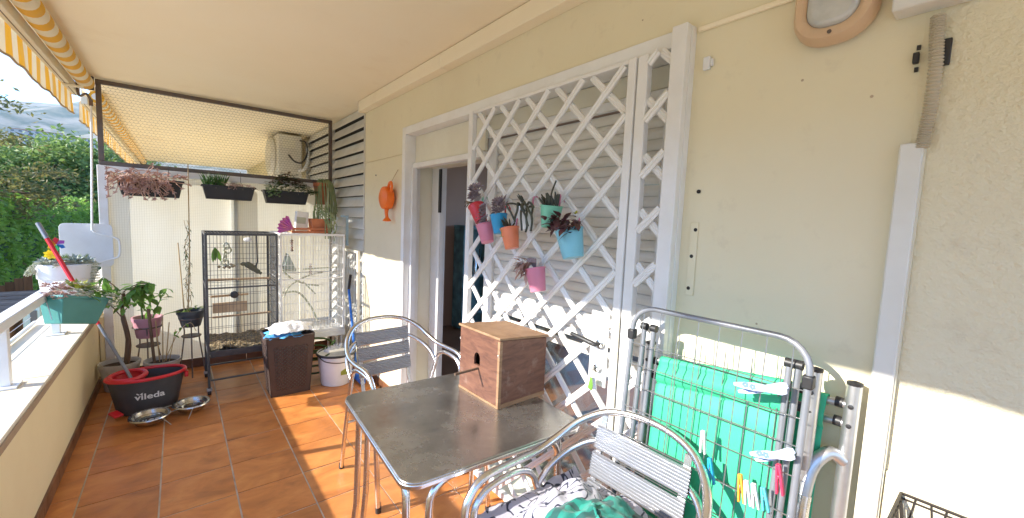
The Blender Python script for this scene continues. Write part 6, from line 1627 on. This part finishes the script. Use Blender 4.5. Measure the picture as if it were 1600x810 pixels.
c, a, R_, r = tin('orange tin pot with spiky leaves', 'tin_orange', ((796, 357), (801, 396)), .092, .10, 0, 'tin_pink')
m_ = MB()
for k in range(16): m_.fat(a+Vector((0, R1(-.02, .02), -.005)), (R1(-.9, .1), R1(-.6, 1.4), R1(.3, 1)), R1(.04, .085), .005)
m_.build('spiky_leaves', 'succ_black', c)
m_ = MB(); q = a+Vector((-.046, 0, -.012))
m_.tube(cr_spline([q+Vector((-.002, .012, .012)), q+Vector((-.004, .0, .0)), q+Vector((-.004, -.003, -.03))], 4), .0014, 4); m_.tube([q+Vector((-.003, -.02, -.028)), q+Vector((-.004, .012, -.03))], .0014, 4); m_.build('raffia', 'leaf_yellow', c)
c, a, R_, r = tin('white tin pot with dark drooping stems', 'tin_white', ((822, 324), (824, 364)), .086, .105, 0, 'tin_pink')
m_ = MB()
for k in range(9):
    p = a+Vector((-.01, R1(-.03, .02), -.004)); v_ = Vector((R1(-.6, -.2), R1(-1.1, .35), R1(.3, .9))).normalized(); pts_ = [p]
    for q in range(random.randint(5, 8)):
        v_ = (v_+Vector((R1(-.25, .15), R1(-.6, .5), -.36))).normalized(); p = p+v_*.026; p.x = max(p.x, a.x-.075); pts_.append(p.copy())
    m_.tube(cr_spline(pts_, 3), .0052, 6)
for k in range(6): m_.fat(a+Vector((0, 0, 0)), (R1(-.6, 0), R1(.2, 1), R1(.2, .9)), R1(.04, .08), .005)
m_.build('drooping_stems', 'succ_black', c)
c, a, R_, r = tin('mint green tin pot with dark upright fingers', 'tin_mint', ((862, 322), (858, 358)), .098, .095, 0, 'tin_pink')
m_ = MB()
for k in range(22): m_.fat(a+Vector((R1(-.02, .01), R1(-.03, .03), -.006)), (R1(-.5, .1), R1(-.4, .8), 1), R1(.035, .07), .006, tip=.5)
m_.tube(cr_spline([a, a+Vector((-.01, -.005, .05)), a+Vector((-.01, -.03, .105))], 4), .004, 5)
m_.build('finger_leaves', 'succ_black', c)
c, a, R_, r = tin('large pale blue tin pot with dark purple succulents', 'tin_sky', ((889, 360), (895, 398)), .116, .115, 0, 'tin_pink')
m_ = MB()
for k in range(64):
    m_.leaf(a+Vector((R1(-.06, .01), R1(-.065, .10), R1(-.01, .055))), (R1(-1, .2), R1(-1, 1.2), R1(-.7, .8)), UPV, R1(.034, .062), .030, .3, .2, 3)
m_.build('purple_leaves', 'succ_purple', c, smooth=False)
m_ = MB()
for k in range(10): m_.leaf(a+Vector((R1(-.04, 0), R1(-.045, .06), R1(0, .02))), (R1(-1, .2), R1(-1, 1), R1(-.2, .6)), UPV, R1(.03, .05), .018, .3, .2, 3)
m_.build('green_leaves', 'leaf_dark', c, smooth=False)
m_ = MB()
for k in range(5): m_.leaf(a+Vector((-.02, -.05, .065)), (R1(-1, 1), R1(-1, .5), R1(0, 1)), UPV, .022, .012, .2, .2, 2)
m_.build('yellow_leaves', 'leaf_yellow', c, smooth=False)
c, a, R_, r = tin('pink tin pot hanging alone below the others', 'tin_pink', ((836, 420), (841, 456)), .094, .105, 0, 'tin_white')
m_ = MB()
for k in range(40): m_.leaf(a+Vector((R1(-.05, 0), R1(.0, .075), R1(-.03, .04))), (R1(-1, .2), R1(-.2, 1.4), R1(-1, .5)), UPV, R1(.04, .07), .026, .35, .2, 3)
m_.build('pink_leaves', 'succ_pink', c, smooth=False)
m_ = MB()
for k in range(5): m_.tube(cr_spline([a, a+Vector((-.02, -.01*k+.02, .045)), a+Vector((-.03, -.012*k+.02, .03))], 3), .006, 5)
m_.build('stems', 'succ_mauve', c)

# ------------------------------------------------------------------ air between the balcony and the hills
mh, th, bh = nodes('haze_air')
for n_ in list(th.nodes):
    if n_.type == 'BSDF_PRINCIPLED': th.nodes.remove(n_)
pv_ = N(th, 'VolumePrincipled', Density=.00014); pv_.inputs['Color'].default_value = (.55, .78, 1.0, 1); pv_.inputs['Anisotropy'].default_value = .2
th.links.new(pv_.outputs[0], th.nodes['Material Output'].inputs['Volume'])
tag(MB().b2((-9500, -9500, -80), (9500, 9500, 440)).build('haze', 'haze_air', smooth=False), kind='stuff')
